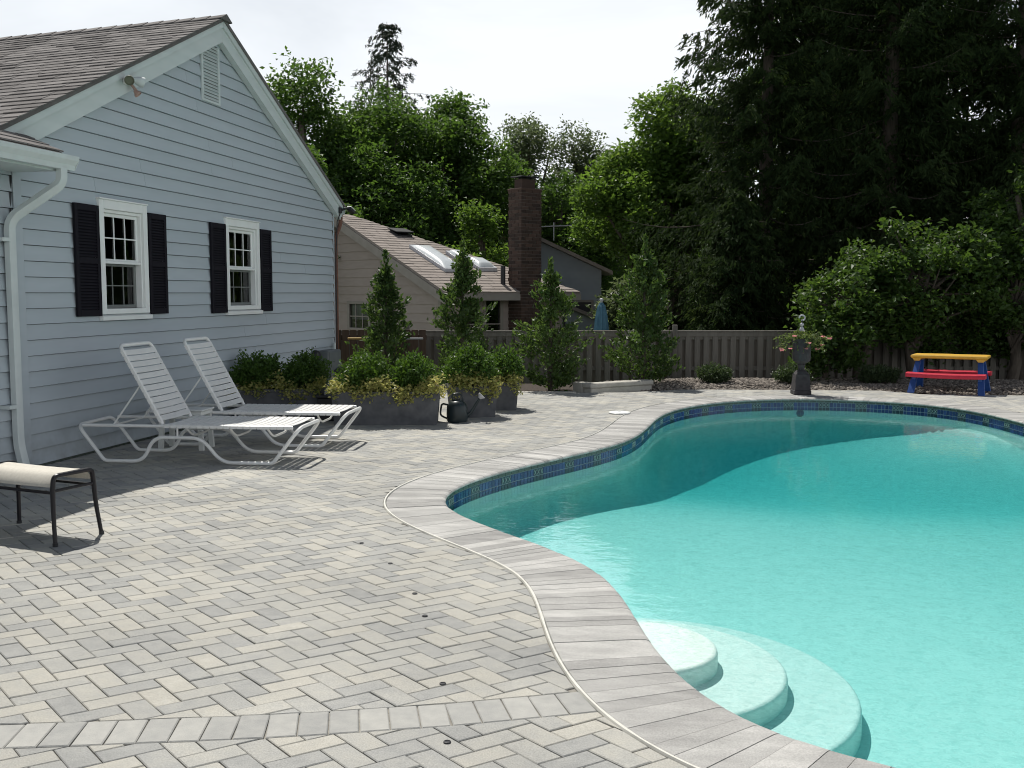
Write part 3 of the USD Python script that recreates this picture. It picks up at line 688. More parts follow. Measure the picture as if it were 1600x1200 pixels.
# sheathing shell behind the boards (rooms stay dark), with the window openings
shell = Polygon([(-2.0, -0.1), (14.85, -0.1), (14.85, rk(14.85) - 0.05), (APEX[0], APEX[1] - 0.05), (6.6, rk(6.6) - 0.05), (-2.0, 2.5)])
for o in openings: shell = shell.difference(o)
part('sheathing', xf(prism(shell, -0.12, -0.006), HM), M['dark'], house)  # black behind the board slots draws the shade line under each lap
part('rear_wall', cat_(bx(-14.0, -13.9, -2, 14.85, -1, 2.9), bx(-14.0, WX - 0.121, 14.75, 14.85, -1, 2.9), bx(-14.0, WX - 0.121, -2.0, -1.9, -1, 2.5), bx(-9.0, -8.95, -1.9, 14.7, 0.2, 2.9)), M['interior'], house)
part('foundation', bx(WX - 0.1, WX - 0.001, -2.0, 14.85, -0.2, 0.014), M['mortar'], house)
part('corner_board', wbox(HM, 14.845, 14.885, 0.02, 2.86, 0.0225, 0.03), M['siding'], house)
part('corner_board', wbox(HM, 7.60, 7.70, 0.02, 2.56, 0.0225, 0.034), M['siding'], house)
# roof: ridge runs away from the patio; both slopes as slabs, shingle tabs on the one in view
XR = -16.0; XO = WX + 0.13; TILT = 0.040      # the ridge sags slightly away from the gable
cs = 1 / math.hypot(1, PT); sn = PT * cs
def slope_mesh(ya, yb, t0, t1, x0=XR, x1=XO):
    """slab between y=ya and yb under the rake line, t0..t1 above it"""
    P = [(y, rk(y) + t) for y, t in ((ya, t0), (yb, t0), (yb, t1), (ya, t1))]
    v = np.array([[x, y, z - TILT * (XO - x)] for x in (x0, x1) for y, z in P])
    return hull(v)
part('roof_deck', slope_mesh(11.25, 15.12, -0.03, 0.012), M['shingle'], house)
part('roof_deck', slope_mesh(6.3, 11.25, -0.03, 0.012), M['shingle'], house)
rngr = np.random.default_rng(5)
ex = 0.142
rows = int(((11.25 - 6.5) / cs) / ex)
tabs = []
for r in range(rows):
    d = 0.10 + r * ex                                   # distance of the row's lower edge from the ridge along the slope
    yl = 11.25 - d * cs; zl = rk(yl)
    x = XO + 0.018 - rngr.uniform(0, 0.2)
    first = True
    while x > XR:
        w = rngr.uniform(0.14, 0.34); w = min(w, x - XR)
        if first: x = XO + 0.02
        first = False
        th = rngr.uniform(0.007, 0.016); j = rngr.normal(0, 0.004)
        a0 = np.array([0, -cs, -sn]); nrm = np.array([0, -sn, cs])
        p = np.array([0, yl, zl]) + nrm * 0.014
        lo, up = p + a0 * j, p - a0 * (ex + 0.03)
        xs = (x - w + 0.003, x - 0.003)
        v = np.array([[xx, (q + nrm * h)[1], (q + nrm * h)[2] - TILT * (XO - xx)] for xx in xs for q, h in ((lo, 0.0), (lo, th), (up, 0.001), (up, -0.004))])
        tabs.append((x, r, hull(v)))
        x -= w
tabs.sort(key=lambda t: -t[0] + 0.12 * (t[1] if t[1] < 26 else 60))
for t in tabs[:300]: part('shingle', t[2], M['shingle'], house)
part('shingles_beyond', cat_(*[t[2] for t in tabs[300:]]), M['shingle'], house, kind='stuff')
x = XO + 0.03; ridge = []
while x > XR:
    v = []
    for xx, h in ((x, 0.030), (x - 0.30, 0.018)):
        for dy in (-0.13, 0.0, 0.13):
            for t in (0.0, 0.012): v.append([xx, 11.25 + dy, rk(11.25 + dy) + h + t + (0.004 if dy == 0 else 0) - TILT * (XO - xx)])
    part('ridge_cap', hull(v), M['shingle'], house); x -= 0.2
# rake boards and the eave behind
def rake(ya, yb, wd, w0, w1):
    P = [(ya, rk(ya) - 0.031), (yb, rk(yb) - 0.031), (yb, rk(yb) - 0.031 - wd), (ya, rk(ya) - 0.031 - wd)]
    return hull([[WX + w, y, z] for w in (w0, w1) for y, z in P])
part('rake_board', rake(11.25, 15.0, 0.235, 0.0225, 0.095), M['trim'], house)
part('rake_board', rake(7.0, 11.2485, 0.235, 0.0225, 0.095), M['trim'], house)
part('rake_moulding', rake(11.252, 15.05, 0.07, 0.096, 0.115), M['trim'], house)
part('rake_moulding', rake(6.9, 11.2465, 0.07, 0.096, 0.115), M['trim'], house)
def gutter_run(p, q, out, w=0.115, h=0.11):
    """K-style gutter from p to q, "out" pointing away from the fascia"""
    p, q, out = np.array(p, float), np.array(q, float), np.array(out, float)
    prof = [(0, 0), (0, h), (0.004, h), (0.004, 0.004), (w * 0.55, 0.004), (w * 0.62, h * 0.42), (w * 0.9, h * 0.72), (w * 0.93, h - 0.012), (w * 0.93, h), (w, h + 0.001), (w, h - 0.016), (w * 0.97, h * 0.68), (w * 0.68, h * 0.36), (w * 0.6, 0)]
    k = len(prof); V = np.array([[*(e + out * d)[:2], e[2] + z] for e in (p, q) for d, z in prof])
    i = np.arange(k); j = (i + 1) % k
    F = [np.c_[i, j, k + j], np.c_[i, k + j, k + i]]
    caps = cat_(*[hull([*(e + out * d)[:2], e[2] + z] for e, s in ((ee, 0), (ee + (p - q) / np.linalg.norm(p - q) * 0.004 * sg, 0)) for d, z in prof) for ee, sg in ((p, 1), (q, -1))])
    return cat_((V, np.vstack(F)), caps)
part('gutter', gutter_run((-12, 15.07, 2.70), (WX + 0.1, 15.07, 2.70), (0, 1, 0)), M['gutter'], house)
part('eave_return', hull([[WX + w, y, z] for w in (0.0, 0.094) for y, z in ((14.89, 2.66), (15.07, 2.66), (15.07, 2.845), (14.89, 2.845))]), M['trim'], house)
part('downspout', tube(fillet([(WX + 0.06, 15.10, 2.70), (WX + 0.05, 15.09, 2.55), (WX + 0.03, 14.93, 2.36), (WX + 0.03, 14.93, 0.05)], 0.06), 0.032, 8), M['rust'], house, smooth=40)
# wing eave on the camera side: roof, fascia, gutter and the downspout at the inner corner
EX = WX + 0.40
part('wing_roof_deck', hull([[x, y, z] for x, z in ((EX + 0.03, 2.655), (-9.5, 2.655 + 0.42 * 4.15), (EX + 0.03, 2.63), (-9.5, 2.63 + 0.42 * 4.15)) for y in (-2.2, 7.70)]), M['shingle'], house)
wt = []
for r in range(7):
    y = 7.71 - rngr.uniform(0, 0.1); first = True
    while y > 4.0:
        w = rngr.uniform(0.16, 0.32)
        if first: y = 7.715; first = False
        xl = EX + 0.035 - r * 0.13; zz = lambda x: 2.662 + 0.42 * (EX + 0.03 - x)
        v = [[x, yy, zz(x) + t] for yy in (y - w + 0.003, y - 0.003) for x, t in ((xl, 0), (xl, 0.012), (xl - 0.17, 0.001), (xl - 0.17, -0.003))]
        part('shingle', hull(v), M['shingle'], house) if y > 6.6 else wt.append(hull(v))
        y -= w
part('wing_shingles', cat_(*wt), M['shingle'], house, kind='stuff')
part('fascia', bx(EX - 0.02, EX, -2.2, 7.68, 2.50, 2.625), M['trim'], house)
part('soffit', bx(WX - 0.01, EX - 0.021, -2.2, 7.66, 2.50, 2.515), M['trim'], house)
part('eave_end', hull([[x, y, z] for y in (7.662, 7.70) for x, z in ((WX + 0.03, 2.52), (EX - 0.021, 2.52), (EX - 0.021, 2.62), (WX + 0.03, 2.75))]), M['trim'], house)
part('gutter', gutter_run((EX, -2.2, 2.515), (EX, 7.80, 2.515), (1, 0, 0), 0.115, 0.115), M['gutter'], house)
def sq_pipe(pts, w, d):
    """rectangular pipe w (along y) by d"""
    p = np.asarray(pts, float); t = np.gradient(p, axis=0); t /= np.linalg.norm(t, axis=1, keepdims=True)
    a = np.cross(t, [1.0, 0, 0]); a /= np.linalg.norm(a, axis=1, keepdims=True); b = np.cross(t, a)
    c = 0.25; V = []
    S = [(-1, -1 + c), (-1 + c, -1), (1 - c, -1), (1, -1 + c), (1, 1 - c), (1 - c, 1), (-1 + c, 1), (-1, 1 - c)]
    for k in range(len(p)): V += [p[k] + a[k] * sx * w / 2 + b[k] * sy * d / 2 for sx, sy in S]
    F = [[k * 8 + j, k * 8 + (j + 1) % 8, (k + 1) * 8 + (j + 1) % 8, (k + 1) * 8 + j] for k in range(len(p) - 1) for j in range(8)]
    F = np.array(F); return np.array(V), np.vstack([F[:, [0, 1, 2]], F[:, [0, 2, 3]]])
part('downspout', sq_pipe(fillet([(EX + 0.045, 7.66, 2.53), (EX + 0.045, 7.655, 2.40), (WX + 0.06, 7.50, 2.10), (WX + 0.06, 7.50, 1.2), (WX + 0.06, 7.50, 0.24), (WX + 0.10, 7.515, 0.03)], 0.09, 6), 0.082, 0.064), M['gutter'], house, smooth=35)
for z in (1.92, 0.55): part('pipe_strap', bx(WX - 0.004, WX + 0.097, 7.36, 7.455, z, z + 0.03), M['trim'], house)
part('cable', tube([(WX + 0.012, 7.60, 2.5), (WX + 0.016, 7.575, 2.2), (WX + 0.012, 7.585, 1.9), (WX + 0.012, 7.59, 0.9)], 0.006, 5), M['dark'], house)
# gable vent
vent = part('gable_vent', wbox(HM, 10.885, 11.275, 3.69, 4.315, 0.0, 0.014), M['dark'], house)
vf = cat_(wbox(HM, 10.865, 10.905, 3.67, 4.33, 0.012, 0.034), wbox(HM, 11.255, 11.295, 3.67, 4.33, 0.012, 0.034), wbox(HM, 10.906, 11.254, 3.67, 3.70, 0.012, 0.034))
part('vent_frame', vf, M['trim'], vent)
for k in range(17):
    z = 3.706 + k * 0.0365
    part('louver', hull([[WX + w, y, zz] for y in (10.906, 11.254) for w, zz in ((0.016, z + 0.030), (0.020, z + 0.034), (0.034, z + 0.004), (0.030, z))]), M['trim'], vent)
# windows
for (a, b, c, d) in WIN:
    w = part('window', cat_(wbox(HM, a, a + 0.075, c + 0.05, d, -0.05, 0.042), wbox(HM, b - 0.075, b, c + 0.05, d, -0.05, 0.042), wbox(HM, a + 0.076, b - 0.076, d - 0.085, d, -0.05, 0.042), wbox(HM, a + 0.076, b - 0.076, c + 0.05, c + 0.10, -0.05, 0.040)), M['white'], house)
    part('drip_cap', wbox(HM, a - 0.006, b + 0.006, d + 0.001, d + 0.016, 0.0, 0.055), M['white'], w)
    part('sill', hull([[WX + o, y, z] for y in (a - 0.02, b + 0.02) for o, z in ((0.0, c - 0.01), (0.055, c - 0.01), (0.06, c + 0.03), (0.0, c + 0.049))]), M['white'], w)
    ia, ib, ic, id_ = a + 0.077, b - 0.077, c + 0.102, d - 0.087
    part('jamb', cat_(wbox(HM, ia, ia + 0.022, ic, id_, -0.06, 0.018), wbox(HM, ib - 0.022, ib, ic, id_, -0.06, 0.018), wbox(HM, ia + 0.023, ib - 0.023, id_ - 0.03, id_, -0.06, 0.018)), M['white'], w)
    ia += 0.023; ib -= 0.023; id_ -= 0.031
    mid = ic + (id_ - ic) * 0.485
    for (z0, z1, off, mt, mw) in ((mid + 0.0, id_, -0.012, 'white', 0.013), (ic, mid - 0.001, -0.045, 'screen', 0.011)):
        rl = 0.034
        sash = part('sash', cat_(wbox(HM, ia, ia + rl, z0, z1, off - 0.02, off), wbox(HM, ib - rl, ib, z0, z1, off - 0.02, off), wbox(HM, ia + rl + 0.0005, ib - rl - 0.0005, z0, z0 + rl, off - 0.02, off + 0.001), wbox(HM, ia + rl + 0.0005, ib - rl - 0.0005, z1 - rl, z1, off - 0.02, off + 0.001)), M[mt], w)
        ga, gb, g0, g1 = ia + rl, ib - rl, z0 + rl, z1 - rl
        for q in (1, 2):
            yq = ga + (gb - ga) * q / 3
            part('muntin', wbox(HM, yq - mw / 2, yq + mw / 2, g0, g1, off - 0.013, off - 0.003, 0.002), M[mt], sash)
        zq = (g0 + g1) / 2
        part('muntin', wbox(HM, ga, gb, zq - mw / 2, zq + mw / 2, off - 0.0125, off - 0.0035, 0.002), M[mt], sash)
        for ix in range(3):
            for iz in range(2):
                y0, y1 = ga + (gb - ga) * ix / 3, ga + (gb - ga) * (ix + 1) / 3; q0, q1 = g0 + (g1 - g0) * iz / 2, g0 + (g1 - g0) * (iz + 1) / 2
                v = np.array([[WX + off - 0.015, y, z] for y, z in ((y0, q0), (y1, q0), (y1, q1), (y0, q1))])
                part('pane', (v, np.array([[0, 1, 2], [0, 2, 3]])), M['glass'], sash)
    part('insect_screen_rail', wbox(HM, ia, ib, mid - 0.012, mid + 0.012, 0.0, 0.012), M['white'], w)
# louvered shutters
for (a, b, c, d) in SHUT:
    s = part('shutter', cat_(wbox(HM, a, a + 0.045, c, d, 0.0225, 0.050), wbox(HM, b - 0.045, b, c, d, 0.0225, 0.050), wbox(HM, a + 0.0455, b - 0.0455, c, c + 0.06, 0.0225, 0.049), wbox(HM, a + 0.0455, b - 0.0455, d - 0.06, d, 0.0225, 0.049), wbox(HM, a + 0.0455, b - 0.0455, (c + d) / 2 - 0.03, (c + d) / 2 + 0.03, 0.0225, 0.049), wbox(HM, a + 0.046, b - 0.046, c + 0.02, d - 0.02, 0.016, 0.022)), M['black'], house)
    nL = 15
    for (z0, z1) in ((c + 0.062, (c + d) / 2 - 0.032), ((c + d) / 2 + 0.032, d - 0.062)):
        for k in range(nL):
            z = z0 + (z1 - z0) * (k + 0.1) / nL; h = (z1 - z0) / nL
            part('louver', hull([[WX + w, y, zz] for y in (a + 0.046, b - 0.046) for w, zz in ((0.027, z + h), (0.030, z + h * 1.15), (0.046, z + h * 0.2), (0.044, z))]), M['black'], s)

# lamps and boxes fixed to the house
fl_ = thing('floodlight', 'twin floodlight with motion sensor mounted on the white rake board', 'floodlight', (WX + 0.096, 9.22, 3.55))
part('base', cbx(0, 0.03, -0.06, 0.06, -0.04, 0.04, 0.008), M['white'], fl_)
def lamp_head(dirv, o, L=0.16, r=0.062):
    d = np.array(dirv, float); d /= np.linalg.norm(d); o = np.array(o, float)
    rr = [(0.0, 0.0), (0.45 * r, 0.0), (0.55 * r, 0.3 * L), (0.8 * r, 0.52 * L), (r, 0.74 * L), (r, L), (r * 0.87, L), (r * 0.8, L * 0.88), (0, L * 0.88)]
    m = lathe([(r_, z) for r_, z in rr], 18)
    z = d; x = np.cross([0, 0, 1.0], z); x /= np.linalg.norm(x); y = np.cross(z, x)
    Mx = np.eye(4); Mx[:3, 0], Mx[:3, 1], Mx[:3, 2], Mx[:3, 3] = x, y, z, o
    return xf(m, Mx)
part('lamp_head', lamp_head((0.55, -0.75, -0.28), (0.04, -0.02, 0.01), 0.12, 0.046), M['olive'], fl_, smooth=40, label='olive shaded lamp head')
part('lamp_head', lamp_head((0.7, 0.75, -0.18), (0.04, 0.02, 0.02), 0.125, 0.05), M['trim'], fl_, smooth=40, label='white lamp head')
part('sensor', cat_(tube([(0.03, 0.03, -0.02), (0.08, 0.05, -0.09)], 0.014, 8), lamp_head((0.6, 0.2, -0.75), (0.06, 0.05, -0.085), 0.055, 0.036)), M['tanlamp'], fl_, smooth=40)
br = thing('eave_camera', 'small black spotlight bracket with white cap at the far gable corner', 'spotlight', (WX + 0.11, 14.98, 2.78))
part('bracket', cat_(tube(fillet([(0.0, -0.05, -0.03), (0.07, -0.03, 0.0), (0.10, 0.08, 0.02)], 0.03), 0.018, 8), cbx(-0.01, 0.02, -0.09, -0.01, -0.07, 0.02, 0.006)), M['dark'], br)
part('lamp_head', xf(cbx(-0.035, 0.035, 0.0, 0.19, -0.035, 0.02, 0.01), rot([1, 0, 0], -0.25) @ trimesh.transformations.translation_matrix([0.10, 0.06, 0.03])), M['dark'], br)
part('cap', xf(cbx(-0.036, 0.036, 0.0, 0.195, 0.021, 0.034, 0.004), rot([1, 0, 0], -0.25) @ trimesh.transformations.translation_matrix([0.10, 0.06, 0.03])), M['white'], br)
part('cable', tube([(0.01, -0.06, -0.06), (-0.03, -0.10, -0.2), (-0.06, -0.105, -0.8), (-0.062, -0.10, -1.6), (-0.06, -0.10, -2.5)], 0.009, 6), M['dark'], br)
ub = thing('utility_box', 'grey utility box with conduit low on the far end of the siding', 'utility box', (WX + 0.02, 14.1, 0.0))
part('cabinet', cbx(0.0, 0.19, 0.0, 0.50, 0.14, 0.66, 0.012), M['box'], ub)
part('door', cbx(0.191, 0.203, 0.02, 0.48, 0.16, 0.64, 0.004), M['box'], ub)
part('latch', cbx(0.204, 0.218, 0.42, 0.45, 0.37, 0.43, 0.003), M['dark'], ub)
part('conduit', tube([(0.05, 0.62, 0.0), (0.05, 0.62, 0.75)], 0.02, 10), M['trim'], ub, smooth=40)
part('meter', xf(lathe([(0, 0), (0.075, 0), (0.08, 0.02), (0.07, 0.07), (0.04, 0.09), (0, 0.095)], 20), np.array([[0, 0, 1, 0.01], [1, 0, 0, -0.1], [0, 1, 0, 0.60], [0, 0, 0, 1]], float)), M['dark'], ub, smooth=40)

# ------------------------------------------------------------------ sun loungers (local: x from head to foot, y across)
LL, LW, SH = 1.98, 0.63, 0.335
lg = thing('sun_lounger', 'front white strap sun lounger with raised back, nearest the ottoman', 'sun lounger', (-3.53, 8.27, 0.0), 5.0, group='white strap sun loungers along the house')
r = 0.0165
def side(y):
    return fillet([(-1.70, y, 0.02), (-1.42, y, 0.02), (-1.32, y, 0.235), (-0.88, y, 0.235), (-0.70, y, 0.02), (-0.32, y, 0.02)], 0.10, 7)
for y in (0.0, LW): part('side_rail', tube(side(y), r, 8), M['tube'], lg, smooth=40)
for y in (0.0, LW): part('seat_rail', tube([(-1.97, y, SH), (-0.055, y, SH)], r * 0.9, 8), M['tube'], lg, smooth=40)
part('head_loop', tube(fillet([(-1.70, 0, 0.02), (-1.78, 0, 0.02), (-2.02, 0, SH), (-2.02, LW, SH), (-1.78, LW, 0.02), (-1.70, LW, 0.02)], 0.09, 8), r, 8), M['tube'], lg, smooth=40)
part('foot_loop', tube(fillet([(-0.32, 0, 0.02), (-0.24, 0, 0.02), (0.005, 0, SH), (0.005, LW, SH), (-0.24, LW, 0.02), (-0.32, LW, 0.02)], 0.11, 9), r, 8), M['tube'], lg, smooth=40)
HB = -1.24; BA = math.radians(118.5); BL = 0.79
bd = np.array([math.cos(BA), 0, math.sin(BA)])
b0 = np.array([HB, 0.0, SH + 0.012])
iy = 0.022
bp_ = fillet([b0 + [0, iy, 0], b0 + bd * BL + [0, iy, 0], b0 + bd * BL + [0, LW - iy, 0], b0 + [0, LW - iy, 0]], 0.06, 6)
bk = part('back_frame', tube(bp_, r, 8), M['tube'], lg, smooth=40)
for s in (0.0, 1.0):
    y = iy if s == 0 else LW - iy
    part('back_prop', tube([b0 + bd * 0.40 + [0, y, 0], np.array([HB - 0.46, y, SH + 0.0])], 0.008, 6), M['tube'], lg, smooth=40)
part('prop_bar', tube([(HB - 0.46, 0, SH), (HB - 0.46, LW, SH)], 0.009, 6), M['tube'], lg, smooth=40)
for x in (-0.62, -1.02, -0.28):
    part('cross_brace', tube(fillet([(x, 0, SH - 0.01), (x, 0.14, SH - 0.10), (x, LW - 0.14, SH - 0.10), (x, LW, SH - 0.01)], 0.10, 6), 0.010, 6), M['tube'], lg, smooth=40)
for y in (0.0, LW): part('stay', tube([(-1.1, y, 0.235), (-1.1, y, SH)], 0.009, 6), M['tube'], lg, smooth=40)
def strap(c, d, w, y0, y1, up):
    """vinyl strap wrapped round both rails: centre c on the axis, width w along d, slightly sagging"""
    c, d, up = np.array(c, float), np.array(d, float), np.array(up, float)
    S = []
    ys = np.r_[y0 - 0.019, y0 - 0.016, y0, np.linspace(y0 + 0.05, y1 - 0.05, 6), y1, y1 + 0.016, y1 + 0.019]
    hs = np.r_[-0.011, 0.011, 0.0195, 0.0195 - 0.011 * np.sin(np.linspace(0.12, 0.88, 6) * np.pi), 0.0195, 0.011, -0.011]
    n = len(ys); V = []
    for t in (0.0, -0.003):
        for e, dz in ((-w / 2, -0.0012), (-w / 2 + 0.006, 0.0), (w / 2 - 0.006, 0.0), (w / 2, -0.0012)):
            V += [c + d * e + np.array([0, y, 0]) + up * (h + t + dz) for y, h in zip(ys, hs)]
    V = np.array(V); F = []
    ring_ = [0, 1, 2, 3, 7, 6, 5, 4]
    for a in range(8):
        p, q = ring_[a], ring_[(a + 1) % 8]
        for k in range(n - 1): F += [[p * n + k, p * n + k + 1, q * n + k + 1], [p * n + k, q * n + k + 1, q * n + k]]
    return V, np.array(F)
for k in range(19): part('seat_strap', strap((-1.19 + k * 0.0605, 0, SH), (1, 0, 0), 0.051, 0.0, LW, (0, 0, 1)), M['strap'], lg)
bn = np.array([bd[2], 0, -bd[0]])
for k in range(12): part('back_strap', strap(b0 + bd * (0.055 + k * 0.0595), bd, 0.050, iy, LW - iy, bn), M['strap'], lg)
copy_of(lg, 'rear white strap sun lounger with raised back, beside the planters', (-3.50, 9.33, 0.0), 5.5)

# small resin side table between the loungers
tb = thing('side_table', 'small white resin side table between the two sun loungers', 'side table', (-5.02, 9.04, 0.0), 5.0)
part('table_top', cat_(cbx(-0.23, 0.23, -0.15, 0.15, 0.375, 0.392, 0.006), cbx(-0.215, 0.215, -0.135, 0.135, 0.335, 0.374, 0.006)), M['resin'], tb)
for sx in (-1, 1):
    for sy in (-1, 1):
        part('leg', hull([[sx * (0.185 + e * 0.02 + a * 0.022), sy * (0.108 + e * 0.015 + b * 0.018), z] for e, z in ((0, 0.34), (1, 0.0)) for a in (-1, 1) for b in (-1, 1)]), M['resin'], tb)

# ottoman at the left edge
ot = thing('ottoman', 'dark bronze ottoman with a beige sling seat on the sunlit pavers', 'ottoman', (-3.85, 5.355, 0.0), -13.0)
OW, OD = 0.66, 0.31
def oleg(x, y, ox, oy): return tube(fillet([(x, y, 0.345), (x + ox * 0.006, y + oy * 0.006, 0.2), (x + ox * 0.03, y + oy * 0.022, 0.0)], 0.1, 5), np.linspace(0.0145, 0.0125, 7), 8)
for x in (0.0, -OW):
    ox = 1 if x == 0 else -1
    part('end_frame', tube(fillet([(x, 0, 0.34), (x, 0.01, 0.415), (x, OD - 0.01, 0.415), (x, OD, 0.34)], 0.05, 7), 0.0145, 8), M['bronze'], ot, smooth=40)
    part('leg', oleg(x, 0.0, ox, -1), M['bronze'], ot, smooth=40); part('leg', oleg(x, OD, ox, 1), M['bronze'], ot, smooth=40)
    part('foot_cap', tube([(x + ox * 0.03, -0.022, 0.0), (x + ox * 0.03, -0.022, 0.02)], 0.016, 10), M['dark'], ot)
    part('foot_cap', tube([(x + ox * 0.03, OD + 0.022, 0.0), (x + ox * 0.03, OD + 0.022, 0.02)], 0.016, 10), M['dark'], ot)
    part('end_stretcher', tube([(x, 0.0, 0.325), (x, OD, 0.325)], 0.010, 8), M['bronze'], ot, smooth=40)
for y in (0.0, OD): part('side_stretcher', tube([(0, y, 0.315), (-OW, y, 0.315)], 0.010, 8), M['bronze'], ot, smooth=40)
ys = np.r_[0.0, np.linspace(0.008, OD - 0.008, 11), OD]
hz = np.interp(ys, [0.0, 0.008, 0.045, 0.09, OD / 2, OD - 0.09, OD - 0.045, OD - 0.008, OD], [0.352, 0.375, 0.418, 0.427, 0.422, 0.427, 0.418, 0.375, 0.352])
xs_ = np.linspace(-OW + 0.014, -0.014, 9); V = []
for t in (0.0, -0.004):
    for x in xs_: V += [[x, y, z + t - 0.004 * math.sin((x - xs_[0]) / (xs_[-1] - xs_[0]) * math.pi)] for y, z in zip(ys, hz)]
V = np.array(V); n, m_ = len(ys), len(xs_); F = []
for l in range(2):
    for i in range(m_ - 1):
        for j in range(n - 1):
            a = l * n * m_ + i * n + j; q = [a, a + n, a + n + 1, a + 1]; q = q if l == 0 else q[::-1]
            F += [[q[0], q[1], q[2]], [q[0], q[2], q[3]]]
part('sling', (V, np.array(F)), M['sling'], ot, smooth=50)

# ------------------------------------------------------------------ planters with shrubs
def planter(label, x, y, rz, w, d, h, taper=0.03, lip=True, name='planter'):
    t = thing(name, label, 'planter', (x, y, 0), rz, group=None)
    def ringp(z, k, inn=0.0): return [[sx * (w / 2 - taper * k - inn), sy * (d / 2 - taper * k - inn), z] for sx, sy in ((-1, -1), (1, -1), (1, 1), (-1, 1))]
    V = np.array(ringp(0, 1) + ringp(h - 0.001, 0) + ringp(h - 0.001, 0, 0.025) + ringp(h - 0.07, 0, 0.03)); F = []
    for l in range(3):
        for k in range(4): a, b = l * 4 + k, l * 4 + (k + 1) % 4; F += [[a, b, b + 4], [a, b + 4, a + 4]]
    part('body', (V, np.array(F)), M['planter'], t)
    if lip:
        part('rim', cat_(*[cbx(x0, x1, y0, y1, h - 0.035, h + 0.004, 0.004) for x0, x1, y0, y1 in ((-w / 2 - 0.012, w / 2 + 0.012, -d / 2 - 0.012, -d / 2 + 0.022), (-w / 2 - 0.012, w / 2 + 0.012, d / 2 - 0.022, d / 2 + 0.012), (-w / 2 - 0.012, -w / 2 + 0.022, -d / 2 + 0.0225, d / 2 - 0.0225), (w / 2 - 0.022, w / 2 + 0.012, -d / 2 + 0.0225, d / 2 - 0.0225))]), M['planter'], t)
    part('soil', bx(-w / 2 + 0.03, w / 2 - 0.03, -d / 2 + 0.03, d / 2 - 0.03, h - 0.12, h - 0.05), M['soil'], t)
    return t
AX = math.degrees(YAW)
planter('long slate planter in the shade against the siding', -5.13, 11.52, AX, 1.08, 0.42, 0.36)
planter('long slate grey planter with two boxwoods in front of the others', -3.72, 11.27, AX + 1, 1.22, 0.44, 0.385, lip=False)
planter('square slate planter behind the watering can', -2.93, 12.18, 24, 0.55, 0.50, 0.375)
planter('small slate planter farthest along the row, nearest the pool', -2.68, 12.98, 10, 0.36, 0.42, 0.36)

def shrub(name, label, x, y, z0, rx, ry, h, n, leaf, mat_, seed, cat='shrub', group=None, spiky=0.0, stems=True):
    """mounded small-leaved shrub: shoots end in leaf tufts on an uneven dome"""
    rg = np.random.default_rng(seed)
    t = thing(name, label, cat, (x, y, z0), 0, group)
    ns = max(30, n // 22)
    d = unit(rg, ns); d[:, 2] = np.abs(d[:, 2]) * 1.15 - 0.25; d /= np.linalg.norm(d, axis=1, keepdims=True)
    k = 0.62 + 0.38 * meshkit.noise(d * 2.6 + seed) + rg.normal(0, 0.05 + spiky, ns)
    tip = d * np.array([rx, ry, h * 0.56]) * k[:, None] + [0, 0, h * 0.45]
    tip[:, 2] = np.maximum(tip[:, 2], 0.02)
    per = n // ns + 1
    idx = np.repeat(np.arange(ns), per)
    ln = rg.uniform(0, 1, len(idx)) ** 1.3 * 0.55
    out = tip - np.array([0, 0, h * 0.3]); out /= np.linalg.norm(out, axis=1, keepdims=True); out[:, 2] += 0.35
    c = tip[idx] - out[idx] * (ln * min(rx, h * 0.6))[:, None] + rg.normal(0, leaf * 0.55, (len(idx), 3))
    ax = out[idx] * 0.7 + unit(rg, len(idx)) * 0.9
    part('foliage', leaves(c, ax, leaf * rg.uniform(0.7, 1.25, len(idx)), leaf * 0.55 * rg.uniform(0.7, 1.2, len(idx)), rg), M[mat_], t)
    if stems:
        ms = [tube([(rg.normal(0, 0.015), rg.normal(0, 0.015), -0.05), p * [0.3, 0.3, 0.5], p * 0.9], np.array([0.008, 0.006, 0.003]), 5, caps=False) for p in tip[rg.choice(ns, min(14, ns), False)]]
        part('stems', cat_(*ms), M['bark'], t)
    return t
def boxwood(label, x, y, z0, r, h, seed, n=4600, cat='boxwood'): return shrub('boxwood', label, x, y, z0, r * 1.12, r * 1.12, h * 1.05, n, 0.048, 'box_leaf', seed, cat, spiky=0.06)
PZ = 0.31
boxwood('dark boxwood in the shaded planter, closer to the house wall', -5.40, 11.48, PZ - 0.02, 0.30, 0.50, 21)
boxwood('dark boxwood in the shaded planter, beside the utility box', -4.86, 11.60, PZ - 0.02, 0.28, 0.50, 22)
boxwood('rounded sunlit boxwood in the long planter, closer to the house', -3.96, 11.24, PZ, 0.29, 0.50, 23)
boxwood('smaller boxwood in the long planter, beside the watering can', -3.41, 11.36, PZ, 0.25, 0.50, 24)
boxwood('broad bright boxwood in the square planter', -2.95, 12.18, PZ, 0.32, 0.54, 25, 6500)
boxwood('bright boxwood in the planter nearest the pool', -2.70, 12.97, PZ, 0.25, 0.48, 26)
